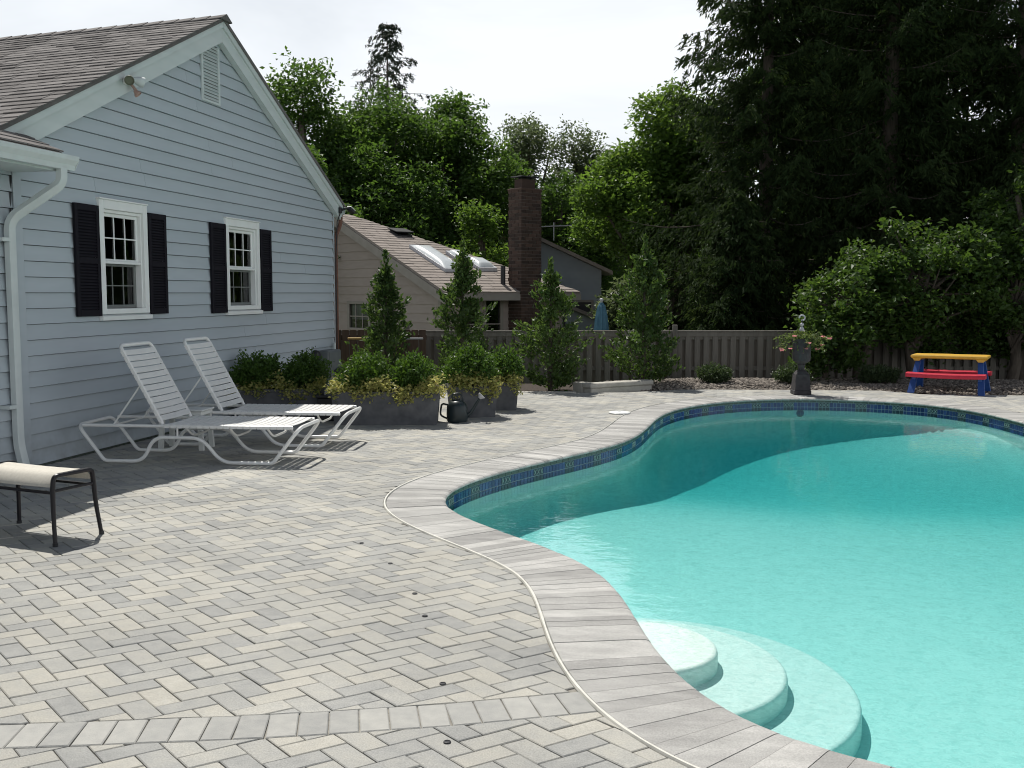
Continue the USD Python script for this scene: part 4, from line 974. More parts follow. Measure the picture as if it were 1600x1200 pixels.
def trailing(label, x, y, rz, w, d, z0, n, seed, mat_='gold', skip=None):
    """low variegated plants filling a planter's edge and hanging over it"""
    rg = np.random.default_rng(seed); t = thing('variegated_groundcover', label, 'groundcover', (x, y, z0), rz)
    nc = n // 9
    u, v_ = rg.uniform(-w / 2, w / 2, nc), rg.choice([-1, 1], nc, p=[0.72, 0.28]) * (d / 2 - np.abs(rg.normal(0, 0.06, nc)))
    hang = rg.uniform(0, 1, nc); c = np.c_[u, v_, -0.02 + 0.16 * meshkit.noise(np.c_[u * 6, v_ * 6, np.zeros(nc)]) + rg.normal(0, 0.03, nc)]
    hm = hang > 0.72; c[hm, 1] -= 0.05 * np.sign(-c[hm, 1]) * 1.2; c[hm, 2] -= rg.uniform(0.02, 0.10, hm.sum())
    idx = np.repeat(np.arange(nc), 9)
    cc = c[idx] + rg.normal(0, 0.028, (len(idx), 3)); ax = unit(rg, len(idx)) * [1, 1, 0.5]
    nr = np.tile([0, -0.5, 0.9], (len(idx), 1))
    part('foliage', leaves(cc, ax, rg.uniform(0.03, 0.06, len(idx)), rg.uniform(0.022, 0.04, len(idx)), rg), M[mat_], t)
    return t
trailing('yellow variegated groundcover spilling over the long front planter', -3.72, 11.27, AX + 1, 1.28, 0.50, 0.37, 2100, 31)
trailing('yellow variegated groundcover along the square planter rim', -2.93, 12.18, 24, 0.58, 0.54, 0.37, 1300, 32)
trailing('yellow variegated groundcover in the planter nearest the pool', -2.68, 12.98, 10, 0.40, 0.46, 0.36, 1100, 33)
trailing('dim variegated groundcover in the shaded planter by the wall', -5.13, 11.52, AX, 1.10, 0.46, 0.34, 1500, 34)

# watering can
wc = thing('watering_can', 'dark green watering can on the pavers in front of the square planter', 'watering can', (-2.95, 11.53, 0.0), 14)
part('body', lathe([(0, 0.0), (0.105, 0.0), (0.122, 0.02), (0.125, 0.10), (0.118, 0.19), (0.09, 0.235), (0.055, 0.25), (0.05, 0.262), (0.045, 0.262), (0.045, 0.245), (0, 0.245)], 26), M['can'], wc, smooth=40)
part('spout', tube([(0.10, 0.0, 0.055), (0.16, 0.0, 0.11), (0.22, 0, 0.21), (0.27, 0, 0.285)], np.array([0.026, 0.022, 0.018, 0.015]), 10), M['can'], wc, smooth=40)
part('rose', tube([(0.262, 0, 0.275), (0.285, 0, 0.305), (0.292, 0, 0.312)], np.array([0.016, 0.045, 0.045]), 14), M['steel'], wc, smooth=40)
part('handle', tube(fillet([(-0.10, 0, 0.20), (-0.18, 0, 0.22), (-0.20, 0, 0.08), (-0.115, 0, 0.04)], 0.07, 7), 0.011, 8), M['can'], wc, smooth=40)
part('top_handle', tube(fillet([(-0.05, 0, 0.245), (-0.06, 0, 0.33), (0.05, 0, 0.335), (0.07, 0, 0.235)], 0.06, 7), 0.010, 8), M['can'], wc, smooth=40)

# black path lamp and low box in the gap between planters
pl = thing('garden_lamp', 'black lantern-topped garden lamp on a thin post by the shaded planter', 'garden lamp', (-4.57, 12.05, 0.0))
part('post', tube([(0, 0, 0.0), (0, 0, 0.40)], 0.016, 10), M['dark'], pl, smooth=40)
part('lantern', lathe([(0.0, 0.40), (0.045, 0.40), (0.06, 0.43), (0.075, 0.50), (0.08, 0.52), (0, 0.52)], 8), M['dark'], pl)
part('lamp_cap', lathe([(0.11, 0.521), (0.115, 0.527), (0.06, 0.575), (0.02, 0.60), (0.0, 0.60)], 16), M['dark'], pl)
bxx = thing('storage_box', 'low black box with a lid between the shaded and the long planter', 'box', (-4.47, 11.42, 0.0), AX)
part('body', cbx(-0.135, 0.135, -0.12, 0.12, 0.0, 0.27, 0.01), M['dark'], bxx)
part('lid', cbx(-0.15, 0.15, -0.135, 0.135, 0.271, 0.305, 0.01), M['dark'], bxx)
part('handle', tube(fillet([(-0.05, -0.05, 0.3), (-0.05, -0.05, 0.345), (0.05, -0.05, 0.345), (0.05, -0.05, 0.3)], 0.02), 0.01, 6), M['steel'], bxx)

# ------------------------------------------------------------------ urn, table, bed
ur = thing('urn', 'dark cast stone urn on a pedestal standing at the far pool edge', 'urn', (1.25, 15.72, 0.0), 11)
part('pedestal', cat_(cbx(-0.125, 0.125, -0.125, 0.125, 0.0, 0.07, 0.01), hull([[sx * a, sy * a, z] for a, z in ((0.117, 0.071), (0.098, 0.30)) for sx in (-1, 1) for sy in (-1, 1)]), hull([[sx * a, sy * a, z] for a, z in ((0.098, 0.301), (0.055, 0.36)) for sx in (-1, 1) for sy in (-1, 1)])), M['urn'], ur)
part('bowl', lathe([(0.045, 0.36), (0.05, 0.42), (0.06, 0.44), (0.05, 0.455), (0.09, 0.475), (0.125, 0.50), (0.134, 0.56), (0.13, 0.66), (0.135, 0.78), (0.152, 0.815), (0.15, 0.83), (0.122, 0.83), (0.118, 0.78), (0, 0.78)], 26), M['urn'], ur, smooth=35)
rg = np.random.default_rng(41)
fp = thing('urn_flowers', 'trailing plant with pink flowers spilling out of the dark urn', 'flowering plant', (1.25, 15.72, 0.80))
nst = 46; st, tips = [], []
for k in range(nst):
    a = rg.uniform(0, 2 * np.pi); ex_ = rg.uniform(0.14, 0.34) * (1.35 if abs(math.cos(a)) > 0.6 else 0.8); up = rg.uniform(0.02, 0.13)
    e = np.array([math.cos(a) * ex_, math.sin(a) * ex_, rg.uniform(-0.20, 0.08)])
    pts = np.array([[0.3 * e[0], 0.3 * e[1], 0.0], [0.6 * e[0], 0.6 * e[1], up], e]); st.append(tube(fillet(pts, 0.1, 4), 0.003, 4, caps=False)); tips.append(pts)
part('stems', cat_(*st), M['rose'], fp)
T = np.array(tips); idx = rg.integers(0, nst, 900); q = rg.uniform(0, 1, 900)[:, None]
cc = np.where(q < 0.5, T[idx, 0] + (T[idx, 1] - T[idx, 0]) * q * 2, T[idx, 1] + (T[idx, 2] - T[idx, 1]) * (q * 2 - 1)) + rg.normal(0, 0.02, (900, 3))
part('foliage', leaves(cc, unit(rg, 900), rg.uniform(0.035, 0.06, 900), rg.uniform(0.02, 0.035, 900), rg), M['rose'], fp)
for k in range(16):
    c0 = T[rg.integers(0, nst), 2] + rg.normal(0, 0.02, 3)
    a = np.linspace(0, 2 * np.pi, 8)[:-1]; ax = np.c_[np.cos(a), np.sin(a), np.full(7, 0.35)]
    part('flower', leaves(c0 + ax * 0.02, ax, 0.045, 0.032, rg), M['pink'], fp)
hk = thing('garden_hook', 'small silver ring-topped finial rising behind the urn', 'finial', (1.265, 15.98, 0.0))
part('rod', tube([(0, 0, -0.05), (0, 0, 1.10)], 0.012, 8), M['dark'], hk)
part('ball', move((trimesh.creation.icosphere(2, 0.028).vertices, trimesh.creation.icosphere(2, 0.028).faces), (0, 0, 1.03)), M['steel'], hk, smooth=True)
part('collar', lathe([(0.0, 0.93), (0.04, 0.93), (0.03, 0.97), (0.015, 1.0), (0, 1.0)], 14), M['steel'], hk, smooth=True)
a = np.linspace(-0.6 * np.pi, 1.05 * np.pi, 20)
part('ring', tube(np.c_[np.cos(a) * 0.04, np.zeros(20), 1.13 + np.sin(a) * 0.04], 0.011, 8), M['steel'], hk, smooth=True)

tt = thing('toddler_picnic_table', 'yellow topped toddler picnic table with red benches and blue legs', 'picnic table', (3.51, 16.58, 0.0), -19.0)
TW = 0.52
part('table_top', cat_(hull([[sx * a, sy * b, z] for a, b, z in ((TW, 0.24, 0.515), (TW + 0.015, 0.25, 0.53), (TW + 0.015, 0.25, 0.555), (TW, 0.24, 0.565)) for sx in (-1, 1) for sy in (-1, 1)]), *[hull([[sx * (TW - 0.01 - q), sy * 0.17 + e, z] for q, z in ((0.0, 0.514), (0.13, 0.514), (0.03, 0.475), (0.10, 0.475)) for e in (-0.075, 0.075)]) for sx in (-1, 1) for sy in (-1, 1)]), M['yellow'], tt)
for sy in (-1, 1):
    xs_ = np.linspace(-TW - 0.04, TW + 0.02, 9); V = []
    bow = 0.012 * np.cos(np.linspace(-1.4, 1.4, 9))
    prof = [(-0.105, 0.0), (-0.115, 0.025), (-0.105, 0.055), (-0.07, 0.066), (0.07, 0.066), (0.105, 0.055), (0.115, 0.025), (0.105, 0.0)]
    for x, b in zip(xs_, bow): V += [[x, sy * 0.40 + p, 0.245 + z - b] for p, z in prof]
    k = len(prof); F = []
    for i in range(8):
        for j in range(k): a0, a1 = i * k + j, i * k + (j + 1) % k; F += [[a0, a0 + k, a1 + k], [a0, a1 + k, a1]]
    F += [[0, j, j + 1] for j in range(1, k - 1)] + [[8 * k, 8 * k + j + 1, 8 * k + j] for j in range(1, k - 1)]
    part('bench', (np.array(V), np.array(F)), M['red'], tt, smooth=35)
for sx in (-1, 1):
    for sy in (-1, 1):
        L_ = [hull([[sx * x + e, sy * y + g, z] for (x, y, z, hw) in ((TW - 0.085, 0.14, 0.49, 0.035), (TW - 0.03, 0.42, 0.0, 0.046)) for e in (-hw, hw) for g in (-hw, hw)])]
        part('leg', cat_(*L_), M['bluep'], tt)
    part('bench_arm', hull([[sx * (TW - 0.06) + e, g, z] for e in (-0.025, 0.025) for g in (-0.40, 0.40) for z in (0.20, 0.243)]), M['bluep'], tt)

# planting bed: low mound of stones, kerb slab
BED = Polygon([(-1.35, 15.95), (-1.0, 16.05), (-0.57, 16.17), (0.8, 16.36), (2.4, 16.58), (3.0, 16.5), (5.2, 16.6), (8.0, 16.6), (8.0, 19.9), (-0.5, 18.4), (-1.9, 17.6)])
def bed_z(x, y):
    d = shapely.distance(shapely.points(np.c_[x, y]), BED.exterior)
    fwd = x * FW[0] + y * FW[1]
    return -0.03 + 0.055 * np.clip(d / 0.6, 0, 1) + 0.03 * (meshkit.noise(np.c_[x * 2, y * 2, x * 0]) - 0.5) - 0.10 * np.clip((fwd - 17.6) / 0.8, 0, 1)
gx, gy = np.meshgrid(np.arange(-2, 8.1, 0.16), np.arange(15.8, 20, 0.16)); P = np.c_[gx.ravel(), gy.ravel()]
P = P[shapely.contains_xy(BED.buffer(-0.04), P[:, 0], P[:, 1])]; E_ = even(BED.exterior, 0.14); A = np.vstack([E_, P]); tri = Delaunay(A).simplices; cen = A[tri].mean(1)
tri = tri[shapely.contains_xy(BED, cen[:, 0], cen[:, 1])]; a, b, c = (A[tri[:, k]] for k in range(3))
fl = ((b - a)[:, 0] * (c - a)[:, 1] - (b - a)[:, 1] * (c - a)[:, 0]) < 0; tri[fl] = tri[fl][:, ::-1]
solo('planting_bed', (np.c_[A, bed_z(A[:, 0], A[:, 1])], tri), M['bedsoil'], 'low mounded planting bed in front of the fence', kind='structure', smooth=True)
rg = np.random.default_rng(51)
protoV = []
for k in range(6):
    s = trimesh.creation.icosphere(1); v = np.array(s.vertices) * [1, 0.8, 0.62]; v *= (0.8 + 0.5 * meshkit.noise(v * 1.7 + k * 7))[:, None]; protoV.append(v)
FS = np.array(trimesh.creation.icosphere(1).faces)
Q = np.c_[rg.uniform(-1.9, 6.5, 11500), rg.uniform(15.95, 18.6, 11500)]
Q = Q[shapely.contains_xy(BED.buffer(-0.02), Q[:, 0], Q[:, 1]) & ((Q[:, 0] * FW[0] + Q[:, 1] * FW[1]) < 17.7)]
ms = []
for i, (x, y) in enumerate(Q):
    s = rg.uniform(0.012, 0.031); ms.append(move(xf((protoV[i % 6] * s, FS), rotz(rg.uniform(0, 6.28))), (x, y, float(bed_z(np.array([x]), np.array([y]))[0]) + s * 0.3)))
solo('gravel', cat_(*ms), M['rock'], 'brown and grey gravel covering the planting bed', 'gravel', kind='stuff')
kb = thing('kerb_stone', 'pale stone kerb slab at the left end of the gravel bed', 'kerb stone', (-1.47, 15.84, 0.0), 44)
part('slab', xf(cbx(-0.62, 0.62, -0.11, 0.11, 0.065, 0.135, 0.012), np.eye(4)), M['stone'], kb)
part('base', cbx(-0.60, 0.60, -0.09, 0.09, -0.05, 0.064, 0.01), M['stone'], kb)
part('return_stone', cbx(-0.62, -0.40, 0.12, 0.36, -0.05, 0.13, 0.012), M['stone'], kb)
solo('soil_strip', sheet(Polygon([(-5.74, 14.9), (-2.1, 15.42), (-1.5, 15.75), (-1.7, 17.2), (-6.0, 16.6)]), -0.028), M['soil'], 'dark soil strip under the row of arborvitae', kind='structure')
solo('edging_strip', move(xf(cbx(-1.85, 1.85, -0.05, 0.05, -0.05, 0.012, 0.004), rotz(math.atan2(0.5, 3.6))), (-3.9, 15.1, 0)), M['stone'], 'pale stone edging between pavers and soil', kind='structure')
for lab, x, y, rx, h, sd in (('low round green shrub in gravel by the fence panel closest to the tall arborvitae', 0.0, 17.15, 0.31, 0.36, 61), ('low round green shrub half hidden behind the urn', 1.24, 17.25, 0.34, 0.36, 62), ('dark low round shrub in the shade beside the toddler table', 2.60, 17.45, 0.37, 0.36, 63)):
    shrub('low_shrub', lab, x, y, 0.0, rx, rx * 0.9, h, 3000, 0.05, 'lowshrub', sd)

# ------------------------------------------------------------------ shadowbox fence
def fence_pt(t): return FW * 18.6 + RT * t
FT = 0.83; FB = -1.0
fn = thing('wooden_fence', 'weathered grey shadowbox fence with a cap rail behind the pool', 'fence')
ang = YAW
def fbox(t0, t1, n0, n1, z0, z1, c=0.004):
    m = cbx(t0, t1, n0, n1, z0, z1, c); Mx = np.eye(4); Mx[:3, 0], Mx[:3, 1] = RT, FW; Mx[:3, 3] = FW * 18.6; return xf(m, Mx)
rg = np.random.default_rng(71)
t0, t1 = -4.35, 10.6
for t in np.arange(t0, t1, 0.163):
    part('fence_board', fbox(t, t + 0.104 + rg.normal(0, 0.003), -0.045, -0.027, FB, FT - 0.09 + rg.normal(0, 0.004)), M['wood'], fn)
    part('back_board', fbox(t + 0.081, t + 0.19, 0.047, 0.065, FB, FT - 0.09), M['wood'], fn)
for z in (-0.75, 0.1, 0.66): part('rail', fbox(t0, t1, -0.026, 0.016, z, z + 0.07), M['wood'], fn)
part('cap_rail', fbox(t0, t1, -0.065, 0.065, FT - 0.03, FT), M['wood'], fn)
part('trim_rail', fbox(t0, t1, -0.052, -0.0455, FT - 0.115, FT - 0.031), M['wood'], fn)
for t in np.arange(-4.36, t1, 2.42):
    part('post', fbox(t + 0.9 if False else t, t + 0.09, -0.11, -0.053, FB, FT + 0.10, 0.008), M['wood'], fn)
f2 = thing('brown_gate', 'reddish brown board gate in the gap between house and arborvitae', 'gate')
Mx2 = np.eye(4); Mx2[:3, 0], Mx2[:3, 1] = RT, FW; Mx2[:3, 3] = FW * 18.0
for t in np.arange(-4.6, -1.5, 0.135): part('gate_board', xf(cbx(t, t + 0.118, -0.03, -0.012, -1.0, 0.86 + 0.0 * t, 0.004), Mx2), M['redwood'], f2)
part('gate_rail', xf(cbx(-4.6, -1.5, -0.011, 0.03, 0.68, 0.77, 0.004), Mx2), M['redwood'], f2)
part('gate_rail', xf(cbx(-4.6, -1.5, -0.011, 0.03, -0.3, -0.21, 0.004), Mx2), M['redwood'], f2)
hr = thing('yard_rail', 'horizontal yellow and grey rail crossing behind the first arborvitae', 'rail', (-5.85, 15.75, 0.0), AX)
part('bar', xf(cbx(0.0, 0.52, -0.03, 0.03, 0.755, 0.785, 0.006), np.eye(4)), M['yellowwood'], hr, label='yellow end of the rail')
part('bar', cbx(0.521, 1.22, -0.025, 0.025, 0.752, 0.78, 0.006), M['greyrail'], hr, label='pale grey end of the rail')
for x in (0.10, 1.0): part('upright', cbx(x, x + 0.04, -0.02, 0.02, -0.6, 0.751, 0.004), M['redwood'], hr)

# ------------------------------------------------------------------ neighbour's tan house
nh = thing('tan_neighbour_house', 'low tan sided house with brown shingle roof and brick chimney beyond the fence', 'house')
K0 = np.array([-5.80, 21.39, 0.0])                       # visible corner under the eave
gdir = np.array([-0.786, 0.618, 0.0]); edir = np.array([0.618, 0.786, 0.0])
EZ, PZ2, GL, EL = 1.70, 3.42, 4.12, 3.65
NB = -1.2
G = lambda s, e, z: K0 + gdir * s + edir * e + np.array([0, 0, z])
# gable side wall: u runs from the far gable point back to the corner
HG = wallframe(G(2 * GL, 0, 0), -gdir)
ln = 2 * GL
gpoly = Polygon([(0, NB), (ln, NB), (ln, EZ - 0.05), (GL, PZ2 - 0.10), (0, EZ - 0.05)])
wn = (ln - 3.75, ln - 2.85, 0.62, 1.24)
gp2 = gpoly.difference(sbox(wn[0], wn[2], wn[1], wn[3]))
for m in lap_boards(gp2, np.arange(NB, PZ2 + 0.2, 0.205), HG, 0.02): part('siding_board', m, M['tan'], nh)
part('wall', cat_(xf(prism(gpoly.difference(sbox(wn[0], wn[2], wn[1], wn[3])), -0.1, -0.006), HG)), M['interior'], nh)
w = part('window', cat_(wbox(HG, wn[0] - 0.06, wn[1] + 0.06, wn[3], wn[3] + 0.07, 0.0, 0.045), wbox(HG, wn[0] - 0.06, wn[0] + 0.03, wn[2], wn[3] - 0.001, 0, 0.04), wbox(HG, wn[1] - 0.03, wn[1] + 0.06, wn[2], wn[3] - 0.001, 0, 0.04), wbox(HG, wn[0] + 0.031, wn[1] - 0.031, wn[2], wn[2] + 0.05, 0, 0.04)), M['tantrim'], nh)
for q in (0.33, 0.66): part('muntin', wbox(HG, wn[0] + (wn[1] - wn[0]) * q - 0.015, wn[0] + (wn[1] - wn[0]) * q + 0.015, wn[2] + 0.051, wn[3] - 0.001, 0.005, 0.022), M['tantrim'], w)
part('muntin', wbox(HG, wn[0] + 0.031, wn[1] - 0.031, 0.93, 0.96, 0.004, 0.020), M['tantrim'], w)
v = xf((np.array([[wn[0], wn[2], 0.002], [wn[1], wn[2], 0.002], [wn[1], wn[3], 0.002], [wn[0], wn[3], 0.002]]), np.array([[0, 1, 2], [0, 2, 3]])), HG)
part('pane', v, M['glass'], w)
part('curtain', xf((np.array([[wn[0], wn[2] + 0.25, -0.05], [wn[1], wn[2] + 0.25, -0.05], [wn[1], wn[3], -0.05], [wn[0], wn[3], -0.05]]), np.array([[0, 1, 2], [0, 2, 3]])), HG), M['screen'], w)
# eave side wall with the recessed porch windows
HE = wallframe(G(0, 0, 0), edir)
epoly = Polygon([(0, NB), (EL - 0.1, NB), (EL - 0.1, EZ - 0.06), (0, EZ - 0.06)])
wins = [(0.55 + 0.62 * k, 1.03 + 0.62 * k, 0.2, 1.42) for k in range(2)]
ep2 = epoly
for a, b, c, d in wins: ep2 = ep2.difference(sbox(a, c, b, d))
for m in lap_boards(ep2, np.arange(NB, EZ + 0.1, 0.205), HE, 0.02): part('siding_board', m, M['tan'], nh)
part('wall', xf(prism(ep2, -0.1, -0.006), HE), M['interior'], nh)
for a, b, c, d in wins:
    w = part('window', cat_(wbox(HE, a - 0.05, a + 0.03, c, d, 0, 0.04), wbox(HE, b - 0.03, b + 0.05, c, d, 0, 0.04), wbox(HE, a - 0.05, b + 0.05, d + 0.001, d + 0.06, 0, 0.042), wbox(HE, a - 0.05, b + 0.05, c - 0.06, c - 0.001, 0, 0.05)), M['tantrim'], nh)
    part('pane', xf((np.array([[a, c, 0.001], [b, c, 0.001], [b, d, 0.001], [a, d, 0.001]]), np.array([[0, 1, 2], [0, 2, 3]])), HE), M['glass'], w)
    part('muntin', wbox(HE, a + 0.031, b - 0.031, (c + d) / 2 - 0.015, (c + d) / 2 + 0.015, 0.004, 0.03), M['tantrim'], w)
part('corner_board', cat_(wbox(HE, -0.02, 0.10, NB, EZ - 0.06, 0.021, 0.035), wbox(HG, ln - 0.10, ln - 0.001, NB, EZ - 0.06, 0.021, 0.035)), M['tantrim'], nh)
# roof: one broad slope towards the patio, hipped at its far end
OVH = 0.42
sl = (PZ2 - EZ) / GL
def onroof(s, e, t=0.0): return G(s, e, EZ + sl * s + t)
RP = [(-OVH, -0.22), (-OVH, EL + 0.1), (GL, 0.25), (GL, -0.22)]
part('roof_deck', hull([onroof(s, e, t) for s, e in RP for t in (-0.06, 0.0)]), M['roof2'], nh)
part('roof_deck', hull([G(s, e, z + t) for s, e, z in ((GL, -0.22, PZ2), (GL, 0.25, PZ2), (2 * GL + OVH, EL, EZ - sl * OVH), (2 * GL + OVH, -0.22, EZ - sl * OVH)) for t in (-0.06, 0.0)]), M['roof2'], nh)
part('roof_deck', hull([G(s, e, z + t) for s, e, z in ((-OVH, EL + 0.1, EZ - sl * OVH), (GL, 0.26, PZ2), (2 * GL + OVH, EL + 0.1, EZ - sl * OVH)) for t in (-0.06, 0.0)]), M['roof2'], nh)
rg = np.random.default_rng(81); tabs = []
roofpoly = Polygon(RP)
for r_ in range(int((GL + OVH) / 0.15)):
    s0 = -OVH - 0.02 + r_ * 0.15; e = -0.24 - rg.uniform(0, 0.2)
    while e < EL + 0.1:
        wd = rg.uniform(0.2, 0.42); q = Polygon([(s0, e + 0.004), (s0, e + wd - 0.004), (s0 + 0.15, e + wd - 0.004), (s0 + 0.15, e + 0.004)])
        g = q.intersection(roofpoly.buffer(0.02))
        if g.geom_type == 'Polygon' and g.area > 0.006:
            c_ = np.array(g.exterior.coords)[:-1]; th = rg.uniform(0.008, 0.016)
            tabs.append((e, hull([onroof(s, ee, 0.002 + (t * th * (1.15 - (s - s0) / 0.15))) for s, ee in c_ for t in (0, 1)])))
        e += wd
tabs = tabs[::1]
for t in tabs[:300]: part('shingle', t[1], M['roof2'], nh)
if tabs[300:]: part('shingles_beyond', cat_(*[t[1] for t in tabs[300:]]), M['roof2'], nh, kind='stuff')
def strip(a, b, h, th, d):
    a, b = np.array(a), np.array(b); n = np.cross(b - a, [0, 0, 1.0]); n /= np.linalg.norm(n)
    return hull([p + n * k * th + np.array([0, 0, -z]) for p in (a, b) for k in (0, 1) for z in (d, d + h)])
part('rake_board', strip(onroof(-OVH, -0.221), onroof(GL, -0.221), 0.20, -0.025, 0.061), M['tantrim'], nh)
part('rake_board', strip(G(2 * GL + OVH, -0.221, EZ - sl * OVH), G(GL + 0.002, -0.221, PZ2), 0.20, 0.025, 0.061), M['tantrim'], nh)
part('soffit', hull([G(s, e, EZ - sl * OVH - 0.09 + t) for s in (-OVH + 0.02, 0.0) for e in (-0.2, EL) for t in (0, 0.012)]), M['tantrim'], nh)
part('fascia', strip(onroof(-OVH - 0.001, -0.22), onroof(-OVH - 0.001, EL + 0.1), 0.13, 0.022, 0.055), M['tantrim'], nh)
part('downspout', tube([G(-OVH, EL, EZ - 0.25), G(-0.2, EL - 0.05, EZ - 0.42), G(-0.06, EL - 0.08, EZ - 0.6), G(-0.06, EL - 0.08, NB)], 0.035, 8), M['dark'], nh, smooth=40)
# skylights, vents and pipe on the slope
def rbox(s0, s1, e0, e1, t0, t1): return hull([onroof(s, e, t) for s in (s0, s1) for e in (e0, e1) for t in (t0, t1)])
def dome_on(s0, s1, e0, e1, t0, hgt, n=9):
    u = np.linspace(-1, 1, n); A_, B_ = np.meshgrid(u, u, indexing='ij')
    h = hgt * np.sqrt(np.clip(1 - np.maximum(np.abs(A_), np.abs(B_)) ** 4, 0, 1)) * (1 - 0.25 * (A_ ** 2 + B_ ** 2) / 2)
    v = np.array([onroof((s0 + s1) / 2 + a * (s1 - s0) / 2, (e0 + e1) / 2 + b * (e1 - e0) / 2, t0 + hh) for a, b, hh in zip(A_.ravel(), B_.ravel(), h.ravel())])
    F = [];
    for i in range(n - 1):
        for j in range(n - 1): a = i * n + j; F += [[a, a + n, a + n + 1], [a, a + n + 1, a + 1]]
    return v, np.array(F)
for (s0, s1, e0, e1) in ((0.62, 2.0, 0.55, 1.10), (1.05, 1.70, 1.38, 1.82), (0.72, 1.25, 1.62, 2.15)):
    k = part('skylight', rbox(s0, s1, e0, e1, 0.0, 0.089), M['steel'], nh)
    part('skylight_dome', dome_on(s0 + 0.03, s1 - 0.03, e0 + 0.03, e1 - 0.03, 0.09, 0.085), M['acrylic'], k, smooth=40)
rv = part('roof_vent', rbox(2.72, 3.05, 0.72, 1.15, 0.0, 0.05), M['dark'], nh)
part('hood', hull([onroof(s, e, t) for s, e, t in ((2.70, 0.68, 0.12), (2.70, 1.19, 0.12), (3.1, 0.68, 0.06), (3.1, 1.19, 0.06), (2.70, 0.68, 0.14), (2.70, 1.19, 0.14), (3.1, 0.68, 0.08), (3.1, 1.19, 0.08))]), M['dark'], rv)
part('vent_pipe', move(tube([(0, 0, -0.1), (0, 0, 0.42)], 0.055, 12), onroof(0.0, 1.72)), M['dark'], nh, smooth=40)
# brick chimney standing against the eave side
CW, CD, CT, CB = 0.60, 0.46, 3.80, -1.2
cm = np.eye(4); cm[:3, 0], cm[:3, 1], cm[:3, 3] = edir, gdir, G(-0.47, 2.16, 0)
ch = part('chimney', xf(bx(-CW / 2 + 0.012, CW / 2 - 0.012, 0.012, CD - 0.012, CB, CT - 0.02), cm), M['brickmortar'], nh)
rg = np.random.default_rng(91)
BH = 0.075; cnt = 0; restb = []
for r_ in range(int((CT - CB) / BH)):
    z = CT - (r_ + 1) * BH; off = 0.0 if r_ % 2 else 0.11
    for (axis, width, pos) in (('u', CW, 0), ('v', CD, 1), ('v2', CD, 2)):
        a = -off
        while a < width:
            a0, a1 = max(a, 0.0), min(a + 0.216, width)
            if a1 - a0 > 0.03:
                jo = rg.normal(0, 0.002)
                if axis == 'u': m = bx(-CW / 2 + a0 + 0.004, -CW / 2 + a1 - 0.004, -0.002 + jo, 0.0118, z + 0.004, z + BH - 0.005)
                elif axis == 'v': m = bx(-CW / 2 - 0.002 + jo, -CW / 2 + 0.0118, a0 + 0.004, a1 - 0.004, z + 0.004, z + BH - 0.005)
                else: m = bx(CW / 2 - 0.0118, CW / 2 + 0.002 + jo, a0 + 0.004, a1 - 0.004, z + 0.004, z + BH - 0.005)
                m = xf(m, cm)
                if cnt < 260 and axis != 'v' and z > 1.2: part('brick', m, M['brick'], ch); cnt += 1
                else: restb.append(m)
            a += 0.22
part('bricks_beyond', cat_(*restb), M['brick'], ch, kind='stuff')
part('crown', xf(cat_(cbx(-CW / 2 - 0.012, CW / 2 + 0.012, -0.012, CD + 0.012, CT - 0.019, CT + 0.03, 0.01), cbx(-CW / 2 + 0.10, CW / 2 - 0.10, 0.10, CD - 0.10, CT + 0.031, CT + 0.24, 0.01)), cm), M['brick'], ch)
part('chimney_cap', xf(cbx(-CW / 2 + 0.04, CW / 2 - 0.04, 0.04, CD - 0.04, CT + 0.275, CT + 0.30, 0.006), cm), M['dark'], ch)
for sx in (-1, 1): part('cap_leg', xf(bx(sx * 0.17 - 0.012, sx * 0.17 + 0.012, CD / 2 - 0.012, CD / 2 + 0.012, CT + 0.2405, CT + 0.2745), cm), M['dark'], ch)

# ------------------------------------------------------------------ blue-grey house further off
bh = thing('blue_grey_house', 'distant blue-grey sided house seen right of the brick chimney', 'house')
B0 = FW * 34 + RT * 3.1
HB_ = wallframe(FW * 34 + RT * -0.2, RT)
bp = Polygon([(0.0, -1.6), (3.15, -1.6), (3.15, 2.25), (1.0, 3.25), (0.0, 3.25)])
for m in lap_boards(bp, np.arange(-1.6, 3.5, 0.2), HB_, 0.02): part('siding_board', m, M['bluehouse'], bh)
part('wall', cat_(xf(prism(bp, -6.0, -0.006), HB_)), M['bluehouse'], bh)
part('roof', xf(hull([[u, z + t, w] for u, z in ((0.7, 3.40), (3.5, 2.10)) for t in (0, 0.12) for w in (-6.3, 0.35)]), HB_), M['roof2'], bh)
part('roof', xf(hull([[u, z + t, w] for u, z in ((-1.5, 3.40), (0.697, 3.40)) for t in (0, 0.12) for w in (-6.3, 0.35)]), HB_), M['roof2'], bh)
part('corner_board', wbox(HB_, 0.88, 0.98, -1.6, 3.2, 0.021, 0.04), M['bluehouse'], bh)
w = part('window', cat_(wbox(HB_, 2.0, 2.08, 0.2, 1.2, 0.021, 0.06), wbox(HB_, 2.82, 2.9, 0.2, 1.2, 0.021, 0.06), wbox(HB_, 2.0, 2.9, 1.201, 1.28, 0.021, 0.06)), M['tantrim'], bh)
part('pane', wbox(HB_, 2.081, 2.819, 0.2, 1.2, 0.021, 0.03), M['dark'], w)
gs = thing('garage', 'low blue-grey outbuilding with a sloping pale roof behind the fence', 'shed')
HS = wallframe(FW * 29 + RT * 1.15, RT)
sp = Polygon([(0, -1.8), (2.6, -1.8), (2.6, 0.20), (0.0, 1.25)])
for m in lap_boards(sp, np.arange(-1.8, 1.4, 0.2), HS, 0.02): part('siding_board', m, M['bluehouse'], gs)
part('wall', xf(prism(sp, -4.0, -0.006), HS), M['bluehouse'], gs)
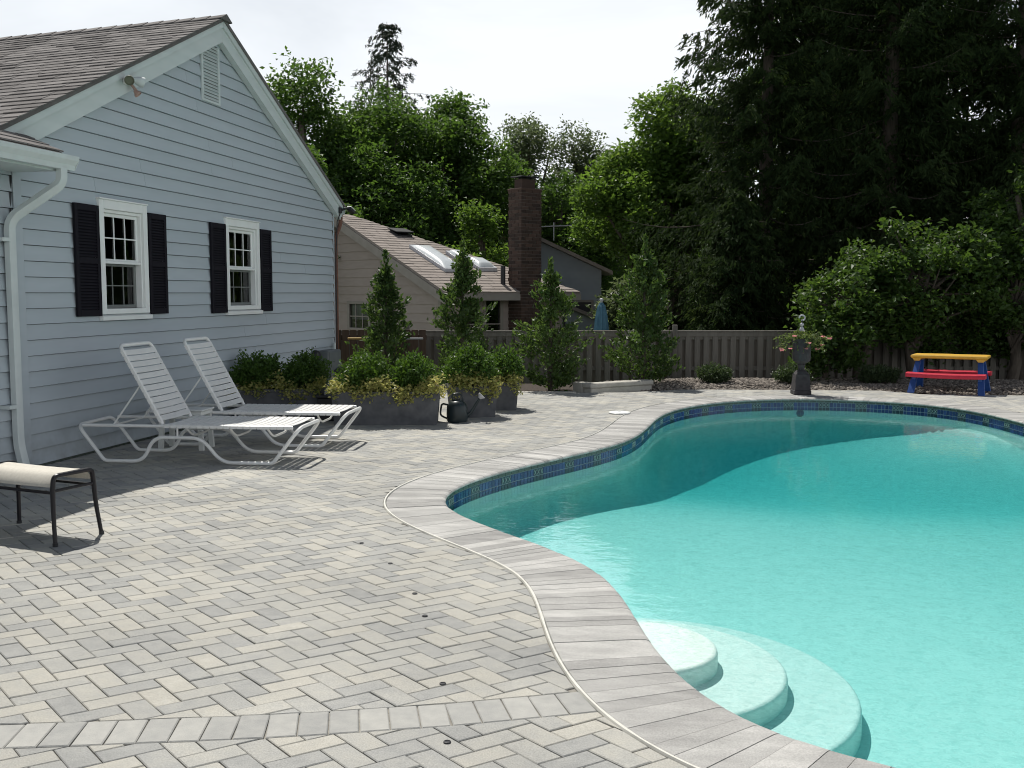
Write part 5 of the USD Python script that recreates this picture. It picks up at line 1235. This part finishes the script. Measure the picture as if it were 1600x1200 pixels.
part('roof', xf(hull([[u, z + t, w] for u, z in ((-0.3, 1.38), (2.9, 0.08)) for t in (0, 0.10) for w in (-4.2, 0.3)]), HS), M['roof2'], gs)
an = thing('rooftop_antenna', 'thin pale television antenna above the blue-grey house', 'antenna', tuple(FW * 33.5 + RT * 1.35), AX)
part('mast', tube([(0, 0, 3.2), (0, 0, 3.78)], 0.022, 6), M['steel'], an)
part('boom', tube([(-1.0, 0, 3.62), (0.95, 0, 3.70)], 0.018, 6), M['steel'], an)
for k in range(9):
    x = -0.95 + k * 0.23; part('element', tube([(x, -0.42 + 0.02 * k, 3.63 + 0.01 * k), (x, 0.42 - 0.02 * k, 3.63 + 0.01 * k)], 0.008, 5), M['steel'], an)
um = thing('closed_umbrella', 'closed blue patio umbrella rising behind the fence', 'umbrella', tuple(FW * 21 + RT * 1.83 + np.array([0, 0, -1.15])))
nf = 16; prof = [(0.17, 0.95), (0.18, 1.4), (0.165, 1.8), (0.13, 2.15), (0.085, 2.38), (0.03, 2.46)]
V = []
for r_, z in prof:
    for k in range(nf * 2): a = k * np.pi / nf; V.append([math.cos(a) * r_ * (1.0 if k % 4 < 2 else 0.80), math.sin(a) * r_ * (1.0 if k % 4 < 2 else 0.80), z + 0.0])
V = np.array(V); n2 = nf * 2; F = []
for l in range(len(prof) - 1):
    for k in range(n2): a, b = l * n2 + k, l * n2 + (k + 1) % n2; F += [[a, b, b + n2], [a, b + n2, a + n2]]
part('canopy', (V, np.array(F)), M['umb'], um)
part('pole', tube([(0, 0, 0), (0, 0, 2.5)], 0.022, 10), M['steel'], um, smooth=40)
part('finial', move((trimesh.creation.icosphere(2, 0.04).vertices, trimesh.creation.icosphere(2, 0.04).faces), (0, 0, 2.51)), M['steel'], um, smooth=True)
part('base', lathe([(0, 0), (0.26, 0), (0.25, 0.06), (0.05, 0.09), (0, 0.09)], 20), M['dark'], um)

# ------------------------------------------------------------------ trees
def limb_tree(rg, base, top, r0, lobes):
    """trunk with limbs reaching into the lobes of the crown"""
    ms = []
    n = 7; t = np.linspace(0, 1, n)[:, None]
    pts = base + (top - base) * t + np.c_[rg.normal(0, 0.12, (n, 2)), np.zeros(n)] * np.minimum(t * 3, 1)
    ms.append(tube(pts, np.linspace(r0, r0 * 0.3, n), 8, caps=False))
    for c in lobes:
        k = rg.uniform(0.25, 0.8); s = base + (top - base) * k
        mid = (s + c) / 2 + [0, 0, 0.25 * np.linalg.norm(c - s) * 0.4]
        ms.append(tube(np.array([s, mid, c]), np.array([r0 * 0.38, r0 * 0.22, r0 * 0.08]), 5, caps=False))
    return cat_(*ms)
def deciduous(label, u, d, ztop, width, zbot, seed, mat_='maple', n=15000, leaf=0.19, zground=-1.2, depth=None, nl=34, group=None, cat='tree', name='deciduous_tree', hollow=0.55, flat=1.0, lsz=0.74, reach=(0.35, 0.9)):
    rg = np.random.default_rng(seed)
    x, y = (FW * d + RT * u)[:2]
    t = thing(name, label, cat, (x, y, zground), rg.uniform(0, 360) * 0, group)
    H = ztop - zground; zb = zbot - zground; depth = depth or width
    cen = np.array([0, 0, (H + zb) / 2]); R3 = np.array([width / 2, depth / 2, (H - zb) / 2])
    ld = unit(rg, nl); lk = rg.uniform(*reach, nl)
    ld[0] = [0, 0, 1]; lk[0] = 0.72
    lobes = cen + ld * R3 * lk[:, None]
    lr = rg.uniform(0.26, 0.42, nl) * min(R3) * lsz
    # clusters on the lobes' shells
    ncl = n // 14
    li = rg.choice(nl, ncl, p=lr ** 2 / (lr ** 2).sum())
    dd = unit(rg, ncl); rr = hollow + (1 - hollow) * rg.uniform(0, 1, ncl) ** 0.6
    cc = lobes[li] + dd * (lr[li] * rr * rg.uniform(0.85, 1.18, ncl))[:, None] * [1, 1, flat]
    cc = cc[cc[:, 2] > 0.2]
    idx = np.repeat(np.arange(len(cc)), 14)
    p = cc[idx] + rg.normal(0, 0.15 * (leaf / 0.15) ** 0.5, (len(idx), 3)) * [1, 1, 0.75]
    ax = unit(rg, len(idx)) * [1, 1, 0.6] + [0, 0, -0.25]
    part('crown', leaves(p, ax, leaf * rg.uniform(0.6, 1.25, len(idx)), leaf * 0.62 * rg.uniform(0.6, 1.2, len(idx)), rg, nrm=np.tile([0, 0, 0.7], (len(idx), 1))), M[mat_], t)
    part('trunk', limb_tree(rg, np.zeros(3), cen + [0, 0, R3[2] * 0.55], 0.05 * H ** 0.8, lobes), M['bark'], t, smooth=True)
    return t
# sprays hanging from whorled boughs
def spruce(label, u, d, height, radius, seed, mat_='spruce', zground=-1.2, n_per=430, spray=0.155, name='spruce_tree', lowest=0.05, density=1.0, tiers=1.0, bare=0.3):
    rg = np.random.default_rng(seed); x, y = (FW * d + RT * u)[:2]
    t = thing(name, label, 'tree', (x, y, zground))
    C, A_, Ls, Ws, twigs = [], [], [], [], []
    z = height * lowest; az = rg.uniform(0, 6)
    m_ = 8; tt_ = np.linspace(0, 1, m_)
    while z < height * 0.992:
        k = z / height
        nb_ = int(rg.integers(7, 10) * density) + 1
        for b in range(nb_):
            az += 2.399 + rg.normal(0, 0.3); L_ = radius * (1 - k) ** 0.8 * rg.uniform(0.5, 1.15) + 0.10
            h = np.array([math.cos(az), math.sin(az), 0.0]); side = np.array([-h[1], h[0], 0])
            droop = rg.uniform(0.25, 0.5) * (1 - k) - 0.18 * k
            bend = rg.normal(0, 0.08)
            pts = np.array([0, 0, z + rg.normal(0, 0.08)]) + h * (L_ * tt_)[:, None] + side * (bend * L_ * tt_ ** 2)[:, None] + np.c_[np.zeros((m_, 2)), L_ * (-droop * np.sin(tt_ * 2.0) + 0.40 * droop * tt_ ** 3)]
            if rg.uniform() < bare: twigs.append(tube(pts, np.linspace(0.03 * (1 - k) + 0.008, 0.004, m_), 4, caps=False))
            ns = int(n_per * (0.15 + 0.85 * L_ / radius))
            # side twigs, each carrying a row of short drooping sprays
            nt = max(4, ns // 9); q = np.sort(rg.uniform(0.10, 1.0, nt)); sg = rg.choice([-1.0, 1.0], nt)
            tl = (0.34 * L_ * (1 - q * 0.8) + 0.10) * rg.uniform(0.5, 1.15, nt)
            c0 = np.stack([np.interp(q, tt_, pts[:, j]) for j in range(3)], 1)
            td = side * (sg * 0.75)[:, None] + h * 0.65 + np.c_[np.zeros((nt, 2)), -rg.uniform(0.25, 0.8, nt)]
            f_ = rg.uniform(0.0, 1.0, (nt, 9)); idx = np.repeat(np.arange(nt), 9); f_ = f_.ravel()
            c = c0[idx] + td[idx] * (tl[idx] * f_)[:, None] + rg.normal(0, 0.025, (nt * 9, 3))
            c[:, 2] -= 0.25 * tl[idx] * f_ ** 2 + rg.uniform(0, 0.05, nt * 9)
            a = td[idx] * 0.8 + rg.normal(0, 0.42, (nt * 9, 3)) + [0, 0, -0.35]
            C.append(c); A_.append(a); Ls.append(spray * rg.uniform(0.6, 1.3, nt * 9)); Ws.append(spray * 0.26 * rg.uniform(0.7, 1.3, nt * 9))
        z += rg.uniform(0.22, 0.40) * (0.55 + 0.45 * (1 - k)) * (height / 12) ** 0.5 * tiers
    C, A_, Ls, Ws = np.vstack(C), np.vstack(A_), np.concatenate(Ls), np.concatenate(Ws)
    part('crown', leaves(C, A_, Ls, Ws, rg, fold=0.15), M[mat_], t)
    part('trunk', cat_(tube([(0, 0, 0), (0, 0, height * 0.5), (0, 0, height * 0.985)], np.array([0.022, 0.013, 0.0006]) * height * 0.7, 8, caps=False), *twigs), M['bark'], t, smooth=True)
    return t
LT = [  # label, lateral m, depth m, top z, width, bottom z, seed, material, leaves, leaf size, ground
    ('broad green maple with one bare twig above its crown, rising behind the gable', -6.0, 30.0, 8.3, 6.2, 0.5, 101, 'maple', 44000, 0.15),
    ('dark maple crowding the gable corner behind the tan house', -5.6, 27.0, 5.6, 4.4, -0.3, 102, 'maple', 28000, 0.15),
    ('dense green maple below the lone spruce top', -4.0, 32.0, 8.1, 7.4, 0.3, 103, 'maple', 58000, 0.15),
    ('green maple whose crown steps down towards the gap of sky', -1.75, 33.0, 7.75, 5.4, 0.3, 104, 'maple', 40000, 0.15),
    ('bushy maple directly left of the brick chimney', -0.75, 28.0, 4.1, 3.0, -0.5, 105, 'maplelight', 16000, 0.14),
    ('dark low maple between the tan roof and the taller maples', -3.2, 29.0, 4.9, 5.0, -0.3, 106, 'maple', 28000, 0.15),
    ('thin grey-green tree directly above the chimney', 0.45, 40.0, 8.7, 5.0, 0.3, 107, 'farleaf', 27000, 0.15),
    ('thin grey-green tree right of the chimney against the sky', 3.0, 42.0, 8.2, 5.4, 0.3, 108, 'farleaf', 27000, 0.15),
    ('dim grey-green tree filling behind the antenna', 1.8, 37.5, 6.2, 5.2, -0.5, 109, 'maple', 26000, 0.16),
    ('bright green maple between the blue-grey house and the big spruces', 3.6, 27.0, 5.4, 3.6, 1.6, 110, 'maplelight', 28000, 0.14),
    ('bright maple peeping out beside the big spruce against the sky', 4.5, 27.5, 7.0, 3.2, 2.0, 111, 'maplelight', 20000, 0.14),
    ('pale green small tree beside the closed blue umbrella', 2.75, 24.5, 1.9, 1.5, -0.6, 112, 'farleaf', 6000, 0.14),
]
for lab, u, d, zt, wd, zb, sd, mt, n, lf in LT:
    deciduous(lab, u, d, zt, wd, zb, sd, mt, n, lf, zground=-1.25)
for lab, u, d, zt, wd, zb, sd, n in [
    ('dark tall broadleaf tree standing far behind the spruce nearest the sky', 9.6, 33.0, 12.5, 7.0, -0.8, 151, 13000),
    ('dark tall broadleaf tree far behind the middle spruce', 12.5, 33.0, 15.0, 8.0, -0.8, 152, 16000),
    ('dark tall broadleaf tree far behind the picture edge', 18.0, 32.0, 15.0, 8.0, -0.8, 153, 16000)]:
    deciduous(lab, u, d, zt, wd, zb, sd, 'maple', n, 0.28, zground=-1.25)
spruce('lone spruce top standing above the maples', -4.52, 38.0, 12.7, 4.9, 121, 'spruce2', -1.25, 240, 0.165, lowest=0.42, density=0.6, tiers=1.4, bare=1.0)
spruce('huge dark spruce whose left edge meets the sky', 5.75, 23.5, 14.0, 3.9, 122)
spruce('huge dark spruce in the middle of the group behind the urn', 8.2, 22.6, 15.5, 3.8, 123)
spruce('huge dark spruce behind the toddler table', 10.7, 22.0, 15.0, 3.8, 124)
spruce('huge dark spruce at the outer end of the group', 13.4, 22.5, 15.0, 3.8, 125, n_per=200, spray=0.25)
spruce('dark spruce standing behind the middle of the group', 9.4, 27.0, 17.0, 4.4, 126, n_per=200, spray=0.28)
spruce('young spruce with feathery low boughs just over the fence', 4.55, 20.6, 4.6, 1.9, 127, n_per=240, spray=0.15, zground=-1.1)
rg = np.random.default_rng(161); nw = 5200
ww = np.c_[rg.uniform(-28, 34, nw), rg.uniform(43, 49, nw), np.zeros(nw)]
hh = 4.2 + 2.6 * meshkit.noise(np.c_[ww[:, 0] * 0.35, ww[:, 1] * 0.2, np.zeros(nw)])
ww[:, 2] = -1.4 + hh * rg.uniform(0, 1, nw)
wx = (RT[None] * ww[:, :1] + FW[None] * ww[:, 1:2]); wx[:, 2] = ww[:, 2]
idx = np.repeat(np.arange(nw), 9)
solo('woodland', leaves(wx[idx] + rg.normal(0, 0.4, (len(idx), 3)), unit(rg, len(idx)), rg.uniform(0.25, 0.5, len(idx)), rg.uniform(0.18, 0.34, len(idx)), rg), M['maple'], 'far dark green belt of trees closing the view behind the gardens', 'trees', kind='stuff')
# dogwoods over the right of the fence
def dogwood(label, u, d, ztop, width, zbot, seed, n, zg, nl=34):
    return deciduous(label, u, d, ztop, width, zbot, seed, 'dogwood', n, 0.115, zground=zg, depth=1.9, nl=nl, name='dogwood_tree', cat='small tree', hollow=0.1, flat=0.45, lsz=0.62, reach=(0.5, 1.0))
dogwood('bright green dogwood spreading over the fence, its tip drooping behind the urn', 5.95, 17.6, 2.05, 2.1, 0.65, 131, 6200, -0.1, 44)
dogwood('tallest green dogwood above the dark low shrub by the fence', 7.0, 17.7, 2.72, 2.4, 0.35, 135, 10500, -0.1, 52)
dogwood('green dogwood behind the toddler table, cut by the picture edge', 8.75, 17.9, 2.55, 3.2, 0.35, 132, 12500, -0.1, 60)
dogwood('taller dogwood spray rising at the picture edge', 9.2, 18.4, 3.6, 1.7, 2.0, 133, 4500, -0.1, 20)
dogwood('low dogwood branches reaching to the urn flowers', 5.45, 17.45, 1.15, 1.5, 0.15, 134, 3200, -0.1, 18)
# arborvitae row
def arborvitae(label, x, y, h, r, seed, z0=-0.03, n=4300):
    """loose pyramid of upward plumes with gaps, a thin leader and pale tips"""
    rg = np.random.default_rng(seed); t = thing('arborvitae', label, 'arborvitae', (x, y, z0))
    nb_ = 170; k = rg.uniform(0.0, 1, nb_) ** 1.2 * 0.96; az = rg.uniform(0, 2 * np.pi, nb_)
    lump = meshkit.noise(np.c_[np.cos(az) * 1.6 + 5, np.sin(az) * 1.6 + 5, k * 5 + seed])
    rad = r * np.interp(k, [0, 0.08, 0.25, 0.5, 0.75, 0.9, 1.0], [0.80, 1.0, 1.02, 0.78, 0.46, 0.24, 0.06]) * (0.35 + 1.15 * lump) * rg.uniform(0.7, 1.2, nb_)
    h_ = np.c_[np.cos(az), np.sin(az), np.zeros(nb_)]
    base = np.c_[np.zeros((nb_, 2)), k * h * 0.97]
    tips = base + h_ * rad[:, None]; tips[:, 2] += rad * rg.uniform(0.25, 0.75, nb_)
    per = n // nb_; idx = np.repeat(np.arange(nb_), per); q = rg.uniform(0.2, 1.0, len(idx)) ** 0.65
    sp = (0.085 * (1.25 - q))[:, None]
    c = base[idx] + (tips - base)[idx] * q[:, None] + rg.normal(0, 1, (len(idx), 3)) * sp * [1, 1, 0.8]
    ax = h_[idx] * 0.6 + [0, 0, 0.7] + rg.normal(0, 0.55, (len(idx), 3))
    nl_ = 110; tl = rg.uniform(h * 0.82, h * 1.08, nl_)
    ld = rg.normal(0, 1, (nl_, 3)) * (0.012 + 0.06 * (h * 1.08 - tl) / (h * 0.26))[:, None] * [1, 1, 0.3]; ld[:, 2] += tl
    c = np.vstack([c, ld]); ax = np.vstack([ax, np.c_[rg.normal(0, 0.7, (nl_, 2)), np.ones(nl_)]])
    part('crown', leaves(c, ax, rg.uniform(0.05, 0.11, len(c)), rg.uniform(0.026, 0.052, len(c)), rg, fold=0.15), M['arbor'], t)
    tw = [tube(np.array([base[i], tips[i]]), np.array([0.008, 0.003]), 4, caps=False) for i in range(0, nb_, 3)]
    part('trunk', cat_(tube([(0, 0, -0.1), (0, 0, h * 0.6), (0, 0, h * 0.97)], np.array([0.045, 0.022, 0.005]), 7, caps=False), *tw), M['bark'], t, smooth=True)
    return t
arborvitae('slender arborvitae closest to the siding, behind the long planter', -5.0, 15.15, 2.02, 0.42, 141)
arborvitae('arborvitae with a spindly tip in front of the tan house corner', -3.86, 15.45, 2.22, 0.46, 142)
arborvitae('dark dense arborvitae below the brick chimney', -2.52, 15.72, 1.92, 0.52, 143)
arborvitae('wide arborvitae beside the kerb slab and open fence panel', -1.15, 16.75, 2.25, 0.60, 144, 0.0, 6200)
